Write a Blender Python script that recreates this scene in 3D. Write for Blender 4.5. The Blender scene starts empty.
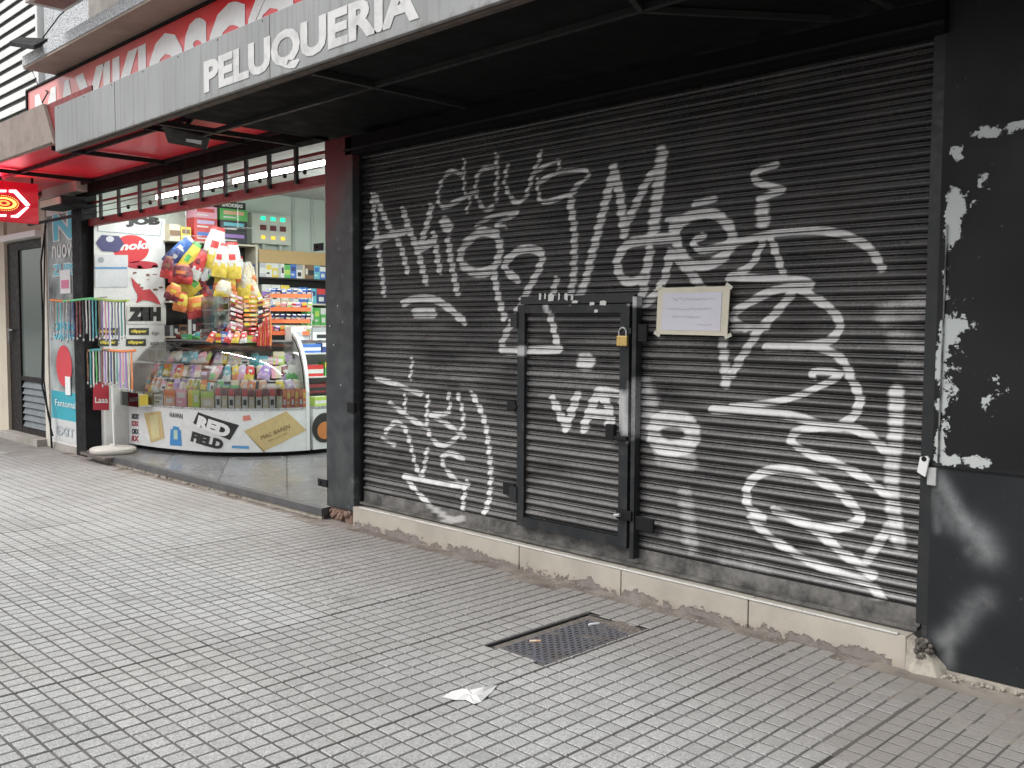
import bpy, bmesh, math, random
import numpy as np
from mathutils import Vector, Matrix
rnd = random.Random(7)
C = bpy.context.scene.collection
S = bpy.context.scene

# ------------------------------------------------------------------ camera
FPX = 957.71
def cam_axes(yaw, pitch, roll):
    cy, sy, cp, sp = math.cos(yaw), math.sin(yaw), math.cos(pitch), math.sin(pitch)
    f = Vector((-sy*cp, cy*cp, -sp)); r = Vector((cy, sy, 0)); u = r.cross(f)
    cr, sr = math.cos(roll), math.sin(roll)
    return cr*r+sr*u, -sr*r+cr*u, f
CR, CU, CF = cam_axes(math.radians(45.18767783), math.radians(3.52183219), math.radians(0.30214485))
EYE = Vector((0, 0, 1.55))
cd = bpy.data.cameras.new('camera'); cam = bpy.data.objects.new('camera', cd); C.objects.link(cam)
cd.sensor_fit = 'HORIZONTAL'; cd.sensor_width = 36; cd.lens = FPX/1024*36; cd.clip_end = 500; cd.clip_start = .05
cam.matrix_world = Matrix(((CR.x, CU.x, -CF.x, EYE.x), (CR.y, CU.y, -CF.y, EYE.y), (CR.z, CU.z, -CF.z, EYE.z), (0, 0, 0, 1)))
S.camera = cam
# ------------------------------------------------------------------ sky, sun, exposure
SUN_EL, SUN_AZ = math.radians(52), math.radians(205)      # azimuth measured from +Y clockwise
w = bpy.data.worlds.new('World'); S.world = w; w.use_nodes = True
nt = w.node_tree; bg = nt.nodes['Background']
sky = nt.nodes.new('ShaderNodeTexSky'); sky.sky_type = 'NISHITA'; sky.sun_disc = False
sky.sun_elevation = SUN_EL; sky.sun_rotation = SUN_AZ; sky.dust_density = 4; sky.air_density = 1.0
hs = nt.nodes.new('ShaderNodeHueSaturation'); hs.inputs['Saturation'].default_value = .18
nt.links.new(sky.outputs[0], hs.inputs['Color']); nt.links.new(hs.outputs[0], bg.inputs['Color'])
bg.inputs['Strength'].default_value = .13
sl = bpy.data.lights.new('sun', 'SUN'); sl.energy = .8; sl.angle = math.radians(25); sl.color = (1, .97, .93)
so = bpy.data.objects.new('sun', sl); C.objects.link(so)
sd = Vector((math.sin(SUN_AZ)*math.cos(SUN_EL), math.cos(SUN_AZ)*math.cos(SUN_EL), math.sin(SUN_EL)))
so.rotation_euler = sd.to_track_quat('Z', 'Y').to_euler()
S.view_settings.view_transform = 'Standard'; S.view_settings.look = 'None'
S.view_settings.exposure = 0.58; S.view_settings.gamma = 1

# ------------------------------------------------------------------ helpers
def pray(x, y): return (x-512)/FPX*CR + (384-y)/FPX*CU + CF
def onY(x, y, Y): d = pray(x, y); return EYE + d*((Y-EYE.y)/d.y)      # point of the wall plane y = Y
def onX(x, y, X): d = pray(x, y); return EYE + d*((X-EYE.x)/d.x)
def onZ(x, y, Z=0): d = pray(x, y); return EYE + d*((Z-EYE.z)/d.z)

def tag(o, label=None, cat=None, group=None, kind=None):
    if label: o['label'] = label
    if cat: o['category'] = cat
    if group: o['group'] = group
    if kind: o['kind'] = kind
    return o
def thing(name, loc, label, cat, group=None):
    o = bpy.data.objects.new(name, None); C.objects.link(o); o.location = loc; o.empty_display_size = .1
    return tag(o, label, cat, group)
def link(name, me, mats, parent=None):
    o = bpy.data.objects.new(name, me); C.objects.link(o)
    if mats is not None:
        for m in (mats if isinstance(mats, (list, tuple)) else [mats]): me.materials.append(m)
    if parent is not None:
        o.parent = parent
        mw = Matrix.Identity(4); p = parent
        while p is not None: mw = Matrix.Translation(p.location) @ mw if p.type == 'EMPTY' else mw; p = p.parent
        o.matrix_parent_inverse = mw.inverted()
    return o
class MB:
    def __init__(s): s.v = []; s.f = []; s.m = []; s.sm = []
    def add(s, vs, fs, mi=0, smooth=False):
        b = len(s.v); s.v += [tuple(v) for v in vs]; s.f += [tuple(b+i for i in f) for f in fs]
        s.m += [mi]*len(fs); s.sm += [smooth]*len(fs); return s
    def box(s, x0, x1, y0, y1, z0, z1, mi=0):
        vs = [(x, y, z) for x in (x0, x1) for y in (y0, y1) for z in (z0, z1)]
        return s.add(vs, [(0, 1, 3, 2), (4, 6, 7, 5), (0, 4, 5, 1), (2, 3, 7, 6), (0, 2, 6, 4), (1, 5, 7, 3)], mi)
    def quad(s, a, b, c, d, mi=0): return s.add([a, b, c, d], [(0, 1, 2, 3)], mi)
    def bar(s, a, b, r, r2=None, mi=0):
        a = Vector(a); b = Vector(b); r2 = r2 or r; d = (b-a).normalized()
        up = Vector((0, 0, 1)) if abs(d.z) < .9 else Vector((0, 1, 0))
        p = d.cross(up).normalized(); q = p.cross(d)
        vs = [e+p*sx*r+q*sz*r2 for e in (a, b) for sx, sz in ((-1, -1), (1, -1), (1, 1), (-1, 1))]
        return s.add(vs, [(3, 2, 1, 0), (4, 5, 6, 7), (0, 1, 5, 4), (1, 2, 6, 5), (2, 3, 7, 6), (3, 0, 4, 7)], mi)
    def tube(s, pts, r, n=8, mi=0, cap=True):
        pts = [Vector(p) for p in pts]; rs = r if isinstance(r, (list, tuple)) else [r]*len(pts); vs = []
        for i, p in enumerate(pts):
            d = (pts[min(i+1, len(pts)-1)]-pts[max(i-1, 0)]).normalized()
            up = Vector((0, 0, 1)) if abs(d.z) < .9 else Vector((0, 1, 0))
            a = d.cross(up).normalized(); b = a.cross(d)
            vs += [p+(a*math.cos(k*2*math.pi/n)+b*math.sin(k*2*math.pi/n))*rs[i] for k in range(n)]
        fs = [(i*n+k, i*n+(k+1) % n, (i+1)*n+(k+1) % n, (i+1)*n+k) for i in range(len(pts)-1) for k in range(n)]
        s.add(vs, fs, mi, True)
        if cap: s.add(vs[:n], [tuple(range(n-1, -1, -1))], mi); s.add(vs[-n:], [tuple(range(n))], mi)
        return s
    def lathe(s, c, prof, n=24, mi=0):
        vs = [(c[0]+r*math.cos(k*2*math.pi/n), c[1]+r*math.sin(k*2*math.pi/n), c[2]+z) for r, z in prof for k in range(n)]
        fs = [(i*n+k, i*n+(k+1) % n, (i+1)*n+(k+1) % n, (i+1)*n+k) for i in range(len(prof)-1) for k in range(n)]
        return s.add(vs, fs, mi, True)
    def mesh(s, name):
        me = bpy.data.meshes.new(name); me.from_pydata(s.v, [], s.f)
        me.polygons.foreach_set('material_index', s.m); me.polygons.foreach_set('use_smooth', s.sm); me.update(); return me
    def build(s, name, mats, parent=None, bevel=0):
        o = link(name, s.mesh(name), mats, parent)
        if bevel:
            b = o.modifiers.new('bevel', 'BEVEL'); b.width = bevel; b.segments = 2; b.limit_method = 'ANGLE'; b.angle_limit = .6
        return o
def boxo(name, d, mat_, parent=None, bevel=.003): return MB().box(*d).build(name, mat_, parent, bevel)

# numpy value noise
def vnoise(x, y, seed=0):
    xi = np.floor(x).astype(np.int64); yi = np.floor(y).astype(np.int64); fx = x-xi; fy = y-yi
    fx = fx*fx*(3-2*fx); fy = fy*fy*(3-2*fy)
    def h(a, b):
        n = (a*374761393 + b*668265263 + seed*974711) & 0x7fffffff
        n = (n ^ (n >> 13))*1274126177 & 0x7fffffff
        return ((n ^ (n >> 16)) & 0xffff)/65535.
    return (h(xi, yi)*(1-fx)+h(xi+1, yi)*fx)*(1-fy)+(h(xi, yi+1)*(1-fx)+h(xi+1, yi+1)*fx)*fy
def fbm(x, y, seed=0, o=4):
    t = 0; a = .5
    for i in range(o): t = t+a*vnoise(x*2**i, y*2**i, seed+i); a *= .5
    return t/(1-.5**o)

# ------------------------------------------------------------------ materials
class N:
    def __init__(s, name):
        s.m = bpy.data.materials.new(name); s.m.use_nodes = True; s.t = s.m.node_tree; s.b = s.t.nodes['Principled BSDF']
    def n(s, typ, **k):
        q = s.t.nodes.new('ShaderNode'+typ)
        for a, b in k.items(): setattr(q, a, b)
        return q
    def l(s, a, b): s.t.links.new(a, b)
    def coord(s, scale=(1, 1, 1)):
        c = s.n('TexCoord'); mp = s.n('Mapping'); mp.inputs['Scale'].default_value = scale; s.l(c.outputs['Object'], mp.inputs[0]); return mp.outputs[0]
    def noise(s, scale, detail=4, co=None, rough=.5):
        q = s.n('TexNoise'); q.inputs['Scale'].default_value = scale; q.inputs['Detail'].default_value = detail; q.inputs['Roughness'].default_value = rough
        s.l(co if co is not None else s.coord(), q.inputs['Vector']); return q.outputs['Fac']
    def ramp(s, fac, a, b, lo=0., hi=1.):
        q = s.n('MapRange'); q.inputs[1].default_value = a; q.inputs[2].default_value = b; q.inputs[3].default_value = lo; q.inputs[4].default_value = hi
        s.l(fac, q.inputs[0]); return q.outputs[0]
    def math(s, op, a, b=0., c=0.):
        q = s.n('Math', operation=op)
        for i, v in enumerate((a, b, c)):
            if isinstance(v, (int, float)): q.inputs[i].default_value = v
            else: s.l(v, q.inputs[i])
        return q.outputs[0]
    def mix(s, fac, a, b, bt='MIX'):
        q = s.n('Mix', data_type='RGBA', blend_type=bt)
        for i, v in ((0, fac), (6, a), (7, b)):
            if isinstance(v, (int, float)): q.inputs[i].default_value = v
            elif isinstance(v, tuple): q.inputs[i].default_value = (*v, 1) if len(v) == 3 else v
            else: s.l(v, q.inputs[i])
        return q.outputs[2]
    def attr(s, name): q = s.n('Attribute'); q.attribute_name = name; return q.outputs['Fac']
    def acol(s, name): q = s.n('Attribute'); q.attribute_name = name; return q.outputs['Color']
    def col(s, v): 
        if isinstance(v, tuple): s.b.inputs['Base Color'].default_value = (*v, 1)
        else: s.l(v, s.b.inputs['Base Color'])
    def set(s, rough=.5, metal=0., spec=None):
        if isinstance(rough, (int, float)): s.b.inputs['Roughness'].default_value = rough
        else: s.l(rough, s.b.inputs['Roughness'])
        s.b.inputs['Metallic'].default_value = metal
        if spec is not None: s.b.inputs['Specular IOR Level'].default_value = spec
    def bump(s, h, strength=.3, dist=.005):
        q = s.n('Bump'); q.inputs['Strength'].default_value = strength; q.inputs['Distance'].default_value = dist
        s.l(h, q.inputs['Height']); s.l(q.outputs[0], s.b.inputs['Normal'])
MC = {}
def M(name, c, rough=.5, metal=0., dirt=None, amt=.5, ns=6., bump=.15, spec=None):
    """painted / plain surface with worn, uneven colour"""
    if name in MC: return MC[name]
    k = N(name); f = k.noise(ns, 6, rough=.65)
    d = dirt if dirt else tuple(x*.55 for x in c)
    k.col(k.mix(k.ramp(f, .45, .72, 0, amt), c, d))
    k.set(k.ramp(k.noise(ns*3, 3), .3, .7, max(rough-.12, .03), min(rough+.12, 1)), metal, spec)
    if bump: k.bump(k.noise(ns*18, 4), bump, .002)
    MC[name] = k.m; return k.m
def plain(c, rough=.4):
    key = 'plain_%d_%d_%d' % tuple(int(x*255) for x in c)
    return M(key, c, rough, amt=.22, ns=25, bump=.05)
def emit(name, c, st):
    k = N(name); k.col(c); k.b.inputs['Emission Color'].default_value = (*c, 1); k.b.inputs['Emission Strength'].default_value = st; return k.m
def glassm(name, tint, refl=.12, alpha_tint=1.0):
    k = N(name); t = k.t; t.nodes.remove(k.b); out = t.nodes['Material Output']
    tr = k.n('BsdfTransparent'); tr.inputs[0].default_value = (*tint, 1); gl = k.n('BsdfGlossy'); gl.inputs['Roughness'].default_value = .04
    fr = k.n('Fresnel'); fr.inputs[0].default_value = 1.45; mx = k.n('MixShader')
    k.l(k.math('MULTIPLY_ADD', fr.outputs[0], 1.0, refl*.3), mx.inputs[0]); k.l(tr.outputs[0], mx.inputs[1]); k.l(gl.outputs[0], mx.inputs[2]); k.l(mx.outputs[0], out.inputs[0]); return k.m

black = M('black_paint', (.018, .019, .02), .42, dirt=(.04, .04, .04), amt=.5, ns=5, spec=.25)
blackm = M('black_matte', (.010, .010, .011), .6, dirt=(.024, .024, .024), ns=4, spec=.2)
iron = M('painted_iron', (.022, .024, .026), .4, dirt=(.05, .047, .044), amt=.4, ns=8, spec=.3)
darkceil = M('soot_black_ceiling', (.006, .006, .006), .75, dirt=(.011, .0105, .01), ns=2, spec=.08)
redpaint = M('dull_red_paint', (.23, .022, .022), .5, dirt=(.09, .02, .02), ns=5)
grey_metal = M('weathered_grey_sheet', (.27, .28, .28), .5, dirt=(.17, .17, .165), amt=.6, ns=2.2)
lettering_white = M('lettering_white', (.62, .62, .61), .5, dirt=(.38, .38, .37), amt=.8, ns=9)
white = M('white_panel', (.7, .7, .68), .35, dirt=(.5, .5, .48), amt=.4, ns=4)
whitew = M('clean_white', (.78, .78, .77), .4, amt=.15)
cream = M('cream_wall', (.55, .5, .4), .7, dirt=(.4, .37, .3), ns=3)
brown_fascia = M('rust_stained_fascia', (.30, .245, .215), .7, dirt=(.18, .14, .12), amt=.8, ns=5)
steel = M('galvanised', (.5, .5, .5), .35, .6, dirt=(.3, .3, .3))
brass = M('brass', (.62, .43, .16), .3, .7)
palegreen = M('pale_green_wall', (.66, .73, .67), .6, dirt=(.56, .63, .58), ns=2)
glass = glassm('clear_glass', (.93, .95, .94))
concrete = M('concrete', (.34, .32, .29), .85, dirt=(.2, .18, .16), amt=.8, ns=3.5, bump=.4)

def textmesh(txt, bold=0.0, extrude=0.0, shear=0.0):
    cu = bpy.data.curves.new('lettering', 'FONT'); cu.body = txt; cu.offset = bold; cu.extrude = extrude; cu.shear = shear; cu.resolution_u = 3
    ob = bpy.data.objects.new('lettering', cu); C.objects.link(ob)
    me = bpy.data.meshes.new_from_object(ob.evaluated_get(bpy.context.evaluated_depsgraph_get()))
    bpy.data.objects.remove(ob); bpy.data.curves.remove(cu); me.materials.clear()
    return me
def lettering(name, txt, fn, mat_, parent, bold=.0, shear=0.):
    """text mesh normalised to the unit square, then mapped into place with fn(u, v)"""
    bpy.context.view_layer.update()
    me = textmesh(txt, bold, 0, shear); n = len(me.vertices); a = np.zeros(n*3); me.vertices.foreach_get('co', a); a = a.reshape(-1, 3)
    mn, mx = a.min(0), a.max(0); uv = (a[:, :2]-mn[:2])/(mx[:2]-mn[:2])
    me.vertices.foreach_set('co', np.array([tuple(fn(u, v)) for u, v in uv]).ravel()); me.update()
    return link(name, me, mat_, parent)
def quadmap(bl, br, tr, tl):
    bl, br, tr, tl = map(Vector, (bl, br, tr, tl))
    return lambda u, v: (bl*(1-u)+br*u)*(1-v)+(tl*(1-u)+tr*u)*v
def poly(name, pts, mat_, parent=None, th=0.0, nrm=None):
    mb = MB(); n = len(pts); pts = [Vector(p) for p in pts]
    if th:
        q = [p+Vector(nrm)*th for p in pts]
        mb.add(pts+q, [tuple(range(n-1, -1, -1)), tuple(range(n, 2*n))]+[(i, (i+1) % n, n+(i+1) % n, n+i) for i in range(n)])
    else: mb.add(pts, [tuple(range(n))])
    return mb.build(name, mat_, parent)
# ------------------------------------------------------------------ ground
k = N('ground_mortar'); co = k.coord()
k.col(k.mix(k.ramp(k.noise(9, 6), .35, .7), (.15, .145, .135), (.23, .225, .215))); k.set(.9); k.bump(k.noise(120, 4), .5, .004)
mortar = k.m
MB().quad((-120, -60, -.012), (60, -60, -.012), (60, 80, -.012), (-120, 80, -.012)).build('ground', mortar)['kind'] = 'structure'
# sidewalk cells: vanilla tiles, eight little pads by eight per tile, every pad a bevelled block
PX, PY = .0835, .0872
JX0, JY0 = -3.578, 2.162
GR = dict(x0=-3.32, x1=-2.93, y0=3.145, y1=3.885)       # hole of the grating
nx0, nx1 = int((-17.5-JX0)/PX), int((3-JX0)/PX)
ny0, ny1 = int((-1.6-JY0)/PY), int((4.30-JY0)/PY)
vs = []; fs = []; colr = []; mis = []
ra = np.random.RandomState(3)
wall_w = lambda x: 4.17+.03*math.sin(x*2.1)+.03*math.sin(x*5.3+1)
tile_c = {}; colj = {}
def flat(x0, x1, y0, y1, z, mi, c=1.):
    b = len(vs); vs.extend([(x0, y0, z), (x1, y0, z), (x1, y1, z), (x0, y1, z)]); fs.append((b, b+1, b+2, b+3)); mis.append(mi); colr.extend([(c, c, c, 1)]*4)
GZ = -.0022
for i in range(nx0, nx1):
    for j in range(ny0, ny1):
        x = JX0+i*PX; y = JY0+j*PY; xe, ye = x+PX, y+PY
        if x < -11.9 and y > 3.62+.12*math.sin(x*1.3): continue
        if ye > wall_w(x)+.03: continue
        ti, tj = i//8, j//8
        if (ti, tj) not in tile_c:
            tile_c[(ti, tj)] = (ra.uniform(.93, 1.05), ra.uniform(-.0006, .0006), ra.uniform(-.002, .002), ra.uniform(-.002, .002), ra.uniform(-.02, .02))
        if ti not in colj: colj[ti] = ra.uniform(0, 1)
        tb, tz, tx, ty, tw = tile_c[(ti, tj)]
        worn = x > -1.55-.35*(y-3.2)+.12*math.sin(y*7)
        gx0, gx1, gy0, gy1 = [.0052+ra.uniform(-.0008, .0008) for _ in range(2)]+[.0062+ra.uniform(-.0008, .0008) for _ in range(2)]
        if i % 8 == 0: gx0 += .0045*colj[ti]+.001
        if i % 8 == 7: gx1 += .003*colj.get(ti+1, .5)
        if worn: gx0, gx1, gy0, gy1 = gx0*.8, gx1*.8, gy0*.65, gy1*.65
        X0, X1, Y0, Y1 = x+gx0, xe-gx1, y+gy0, ye-gy1
        cx0, cx1, cy0, cy1 = x, xe, y, ye
        if xe > GR['x0'] and x < GR['x1'] and ye > GR['y0'] and y < GR['y1']:     # cut to the grating frame
            if x < GR['x0']: X1 = min(X1, GR['x0']); cx1 = GR['x0']
            elif xe > GR['x1']: X0 = max(X0, GR['x1']); cx0 = GR['x1']
            elif y < GR['y0']: Y1 = min(Y1, GR['y0']); cy1 = GR['y0']
            elif ye > GR['y1']: Y0 = max(Y0, GR['y1']); cy0 = GR['y1']
            else: continue
        flat(cx0, cx1, cy0, cy1, GZ, 1, ra.uniform(.85, 1.1)*(.8 if worn else 1))
        if i % 8 == 0:
            jw = .0040+.0055*colj[ti]*ra.uniform(.6, 1); flat(x-jw, x+jw, cy0, cy1, GZ+.0006, 2, (.75-colj[ti]*.6+(.35 if x > -5.5 else 0)) if not worn else 1.3)
        if j % 8 == 0: flat(cx0, cx1, y-.0022, y+.0022, GZ+.0005, 2, ra.uniform(.7, 1.5))
        if ra.rand() < .0006: continue                # a pad broken away
        if X1-X0 < .01 or Y1-Y0 < .01: continue
        top = .0012+tz if not worn else -.0009; b = len(vs); e = .0016
        zz = lambda a, c: top+tx*(a-(JX0+ti*8*PX+.33))+ty*(c-(JY0+tj*8*PY+.35))
        for (a, c) in ((X0, Y0), (X1, Y0), (X1, Y1), (X0, Y1)): vs.append((a, c, GZ-.0005))
        jt = ra.uniform(-.0009, .0009, 8)
        for q, (a, c) in enumerate(((X0+e, Y0+e), (X1-e, Y0+e), (X1-e, Y1-e), (X0+e, Y1-e))): vs.append((a+jt[q], c+jt[q+4], zz(a, c)))
        fs += [(b+4, b+5, b+6, b+7), (b, b+1, b+5, b+4), (b+1, b+2, b+6, b+5), (b+2, b+3, b+7, b+6), (b+3, b, b+4, b+7)]; mis += [0]*5
        br = tb*ra.uniform(.93, 1.07)
        if ra.rand() < .015: br *= ra.uniform(.82, .92)
        tint = np.array([1+tw*.5, 1., 1-tw*.5])*br
        if worn: tint = tint*np.array([.80, .765, .725])
        colr += [tuple(tint)+(1,)]*8
me = bpy.data.meshes.new('sidewalk'); me.from_pydata(vs, [], fs); me.polygons.foreach_set('material_index', mis)
at = me.color_attributes.new('pad', 'FLOAT_COLOR', 'POINT'); at.data.foreach_set('color', np.array(colr).ravel()); me.update()
k = N('granite_chip_tiles'); co = k.coord()
vo = k.n('TexVoronoi'); vo.inputs['Scale'].default_value = 210; k.l(co, vo.inputs['Vector'])
chips = k.mix(k.ramp(vo.outputs['Color'], .2, .8), (.355, .358, .352), (.55, .553, .545))
chips = k.mix(k.ramp(k.noise(230, 2, co), .57, .66, 0, .85), chips, (.13, .125, .12))
base = k.mix(1.0, chips, k.acol('pad'), 'MULTIPLY')
sx = k.n('SeparateXYZ'); k.l(co, sx.inputs[0])
# footprint dirt: grime gathers along the wall foot and in broad stains
wallg = k.ramp(k.math('ADD', sx.outputs[1], k.math('MULTIPLY', k.noise(1.1, 4, co), 1.4)), 3.4, 4.8, 0, .78)
base = k.mix(wallg, base, (.235, .215, .20))
base = k.mix(k.ramp(k.noise(.7, 5, co), .5, .72, 0, .45), base, (.27, .255, .235))
base = k.mix(k.ramp(k.noise(3.3, 5, co, .7), .58, .68, 0, .4), base, (.2, .19, .175))
k.col(base); k.set(.72, 0, .35); k.bump(k.noise(300, 3, co), .45, .0012)
g1 = N('tile_grout'); gc_ = g1.coord(); g1.col(g1.mix(1.0, g1.mix(g1.ramp(g1.noise(5, 6, gc_), .35, .65), (.10, .097, .092), (.165, .16, .153)), g1.acol('pad'), 'MULTIPLY')); g1.set(.9)
g2 = N('tile_joint'); g2.col(g2.mix(1.0, (.085, .078, .07), g2.acol('pad'), 'MULTIPLY')); g2.set(.95)
sw = link('sidewalk', me, [k.m, g1.m, g2.m]); sw['kind'] = 'structure'
# packed dirt and cement where the pads stop
k = N('foot_dirt'); co = k.coord()
c1 = k.mix(k.ramp(k.noise(6, 6, co), .35, .65), (.13, .105, .09), (.27, .245, .22))
k.col(k.mix(k.ramp(k.noise(60, 4, co), .6, .7), c1, (.4, .37, .33))); k.set(.95); k.bump(k.noise(40, 8, co, .7), 1., .012)
dirtm = k.m
def strip(name, x0, x1, yf, y1, z, n, mat_, amp=.006, seed=0):
    mb = MB(); m = 8; v = []
    for i in range(n+1):
        x = x0+(x1-x0)*i/n; y0 = yf(x)
        for j in range(m+1):
            y = y0+(y1-y0)*j/m
            v.append((x, y, z+amp*(float(fbm(np.array(x*9.), np.array(y*9.), seed))-.5)*2))
    mb.add(v, [(i*(m+1)+j, (i+1)*(m+1)+j, (i+1)*(m+1)+j+1, i*(m+1)+j+1) for i in range(n) for j in range(m)], 0, True)
    o = mb.build(name, mat_); o['kind'] = 'structure'; return o
strip('dirt', -11.8, -1.9, lambda x: 4.06+.03*math.sin(x*3), 4.45, -.003, 300, dirtm, .006)
cementm = M('smooth_cement', (.235, .225, .21), .85, dirt=(.12, .112, .105), amt=.85, ns=2.3, bump=.35)
strip('cement_apron', -18, -11.8, lambda x: 3.60+.12*math.sin(x*1.3), 4.8, -.004, 60, cementm, .004, 4)
k = N('worn_cement'); co = k.coord()
c1 = k.mix(k.ramp(k.noise(2.6, 6, co), .35, .65), (.2, .175, .15), (.33, .30, .26))
c1 = k.mix(k.ramp(k.noise(5, 6, co, .7), .55, .62, 0, .6), c1, (.15, .135, .12))
k.col(c1); k.set(.9); k.bump(k.noise(22, 8, co, .7), .7, .008)
strip('cement_patch', -1.96, 3, lambda x: max(3.90-.16*(x+1.95), 3.5), 4.5, -.003, 120, k.m, .005, 9)

# ------------------------------------------------------------------ sidewalk grating
g = thing('floor_grating', (-3.12, 3.5, -.02), 'rusty perforated metal grating sunk in the sidewalk in front of the black shutter', 'grating')
x0, x1, y0, y1 = GR['x0'], GR['x1'], GR['y0'], GR['y1']
k = N('pit_dirt'); co = k.coord(); k.col(k.mix(k.noise(12, 6, co), (.10, .085, .075), (.26, .23, .20))); k.set(.95); k.bump(k.noise(40, 6, co), 1, .02)
mb = MB(); v = []; n = 30
for i in range(n+1):
    for j in range(n+1):
        a = x0+(x1-x0)*i/n; b = y0+(y1-y0)*j/n
        edge = max(0, 1-(a-x0)/.12); v.append((a, b, -.0085+.024*(float(fbm(np.array(a*14.), np.array(b*14.), 5))-.36)*(1 if .03 < a-x0 else .3)+.003*(b > y1-.12)-.010*(a-x0 < .022)))
mb.add(v, [(i*(n+1)+j, (i+1)*(n+1)+j, (i+1)*(n+1)+j+1, i*(n+1)+j+1) for i in range(n) for j in range(n)], 0, True)
mb.build('dirt_bed', k.m, g)
gm = M('grating_iron', (.17, .175, .20), .5, .3, dirt=(.17, .15, .13), amt=.9, ns=9)
mb = MB(); gx0, gx1, gy0, gy1 = x0+.085, x1-.012, y0+.02, y1-.10
for i in range(13):
    xx = gx0+(gx1-gx0)*i/12; mb.box(xx-.0065, xx+.0065, gy0, gy1, -.009, .0005)
for i in range(12):
    for j in range(13):
        xa = gx0+(gx1-gx0)*i/12+.006; yy = gy0+(gy1-gy0)*(j+(.5 if i % 2 else 0))/13+.006
        if yy < gy1-.01: mb.box(xa, xa+(gx1-gx0)/12-.012, yy-.009, yy+.009, -.009, 0)
for b_ in ((gx0-.012, gx1, gy0-.014, gy0), (gx0-.012, gx1, gy1, gy1+.014)): mb.box(*b_, -.009, .0008)
mb.build('grate_plate', gm, g)
MB().box(x0-.004, x0+.012, y0, y1, -.03, -.002).box(x0+.012, x1, y1-.014, y1, -.03, -.003).build('frame_edge', iron, g)
for i, (px, py, a, L, lb) in enumerate(((535, 641, .9, .055, 'tan cigarette end lying at the left edge of the grating'), (594, 624, 1.2, .06, 'white cigarette end lying at the far edge of the grating'))):
    p = onZ(px, py, .004); d = Vector((math.cos(a), math.sin(a), 0))*L/2
    mb = MB().tube([p-d, p+d*.2], .007, 8, 0).tube([p+d*.2, p+d], .0068, 8, 1)
    tag(mb.build('cigarette_end', [whitew if i else plain((.75, .6, .45)), plain((.7, .45, .28)) if not i else whitew]), lb, 'litter', 'cigarette ends on the grating')
# crumpled paper
p0 = onZ(470, 694, .002)
mb = MB(); out = [(442, 697), (452, 691), (462, 689), (470, 690), (483, 687), (497, 685), (492, 692), (486, 697), (481, 702), (474, 704), (466, 700), (455, 700)]
ctr = onZ(472, 695, .012); v = [ctr]; 
for i, q in enumerate(out): v.append(onZ(*q, .003+.004*(i % 2)))
inner = []
for i, q in enumerate(out): a = onZ(*q, .0); inner.append(a.lerp(ctr, .5)+Vector((0, 0, .009+.006*((i*7) % 3-1))))
v += inner; n = len(out)
f = [(1+i, 1+(i+1) % n, 1+n+(i+1) % n, 1+n+i) for i in range(n)]+[(1+n+i, 1+n+(i+1) % n, 0) for i in range(n)]
mb.add(v, f)
tag(mb.build('crumpled_paper', whitew), 'crumpled white paper napkin lying on the sidewalk tiles', 'litter')
# bits of litter along the step
spots = [(393, 540), (408, 548), (448, 551), (506, 558), (688, 624), (697, 622), (225, 489), (206, 483), (273, 503)]
for i, (px, py) in enumerate(spots):
    p = onZ(px, py, .002); mb = MB(); r = rnd.uniform(.008, .016)
    mb.add([p+Vector((rnd.uniform(-1, 1)*r, rnd.uniform(-1, 1)*r, rnd.uniform(.002, .012))) for _ in range(5)]+[p], [(0, 1, 2), (0, 2, 3), (1, 4, 2), (3, 4, 0), (1, 3, 5)])
    tag(mb.build('pebble', plain((.5, .46, .4))), 'small pale mortar crumb in the dirt, %s from left along the wall foot' % ('fourth fifth sixth seventh eighth ninth second first third'.split()[i]), 'debris', 'mortar crumbs along the foot of the steps')

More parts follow.
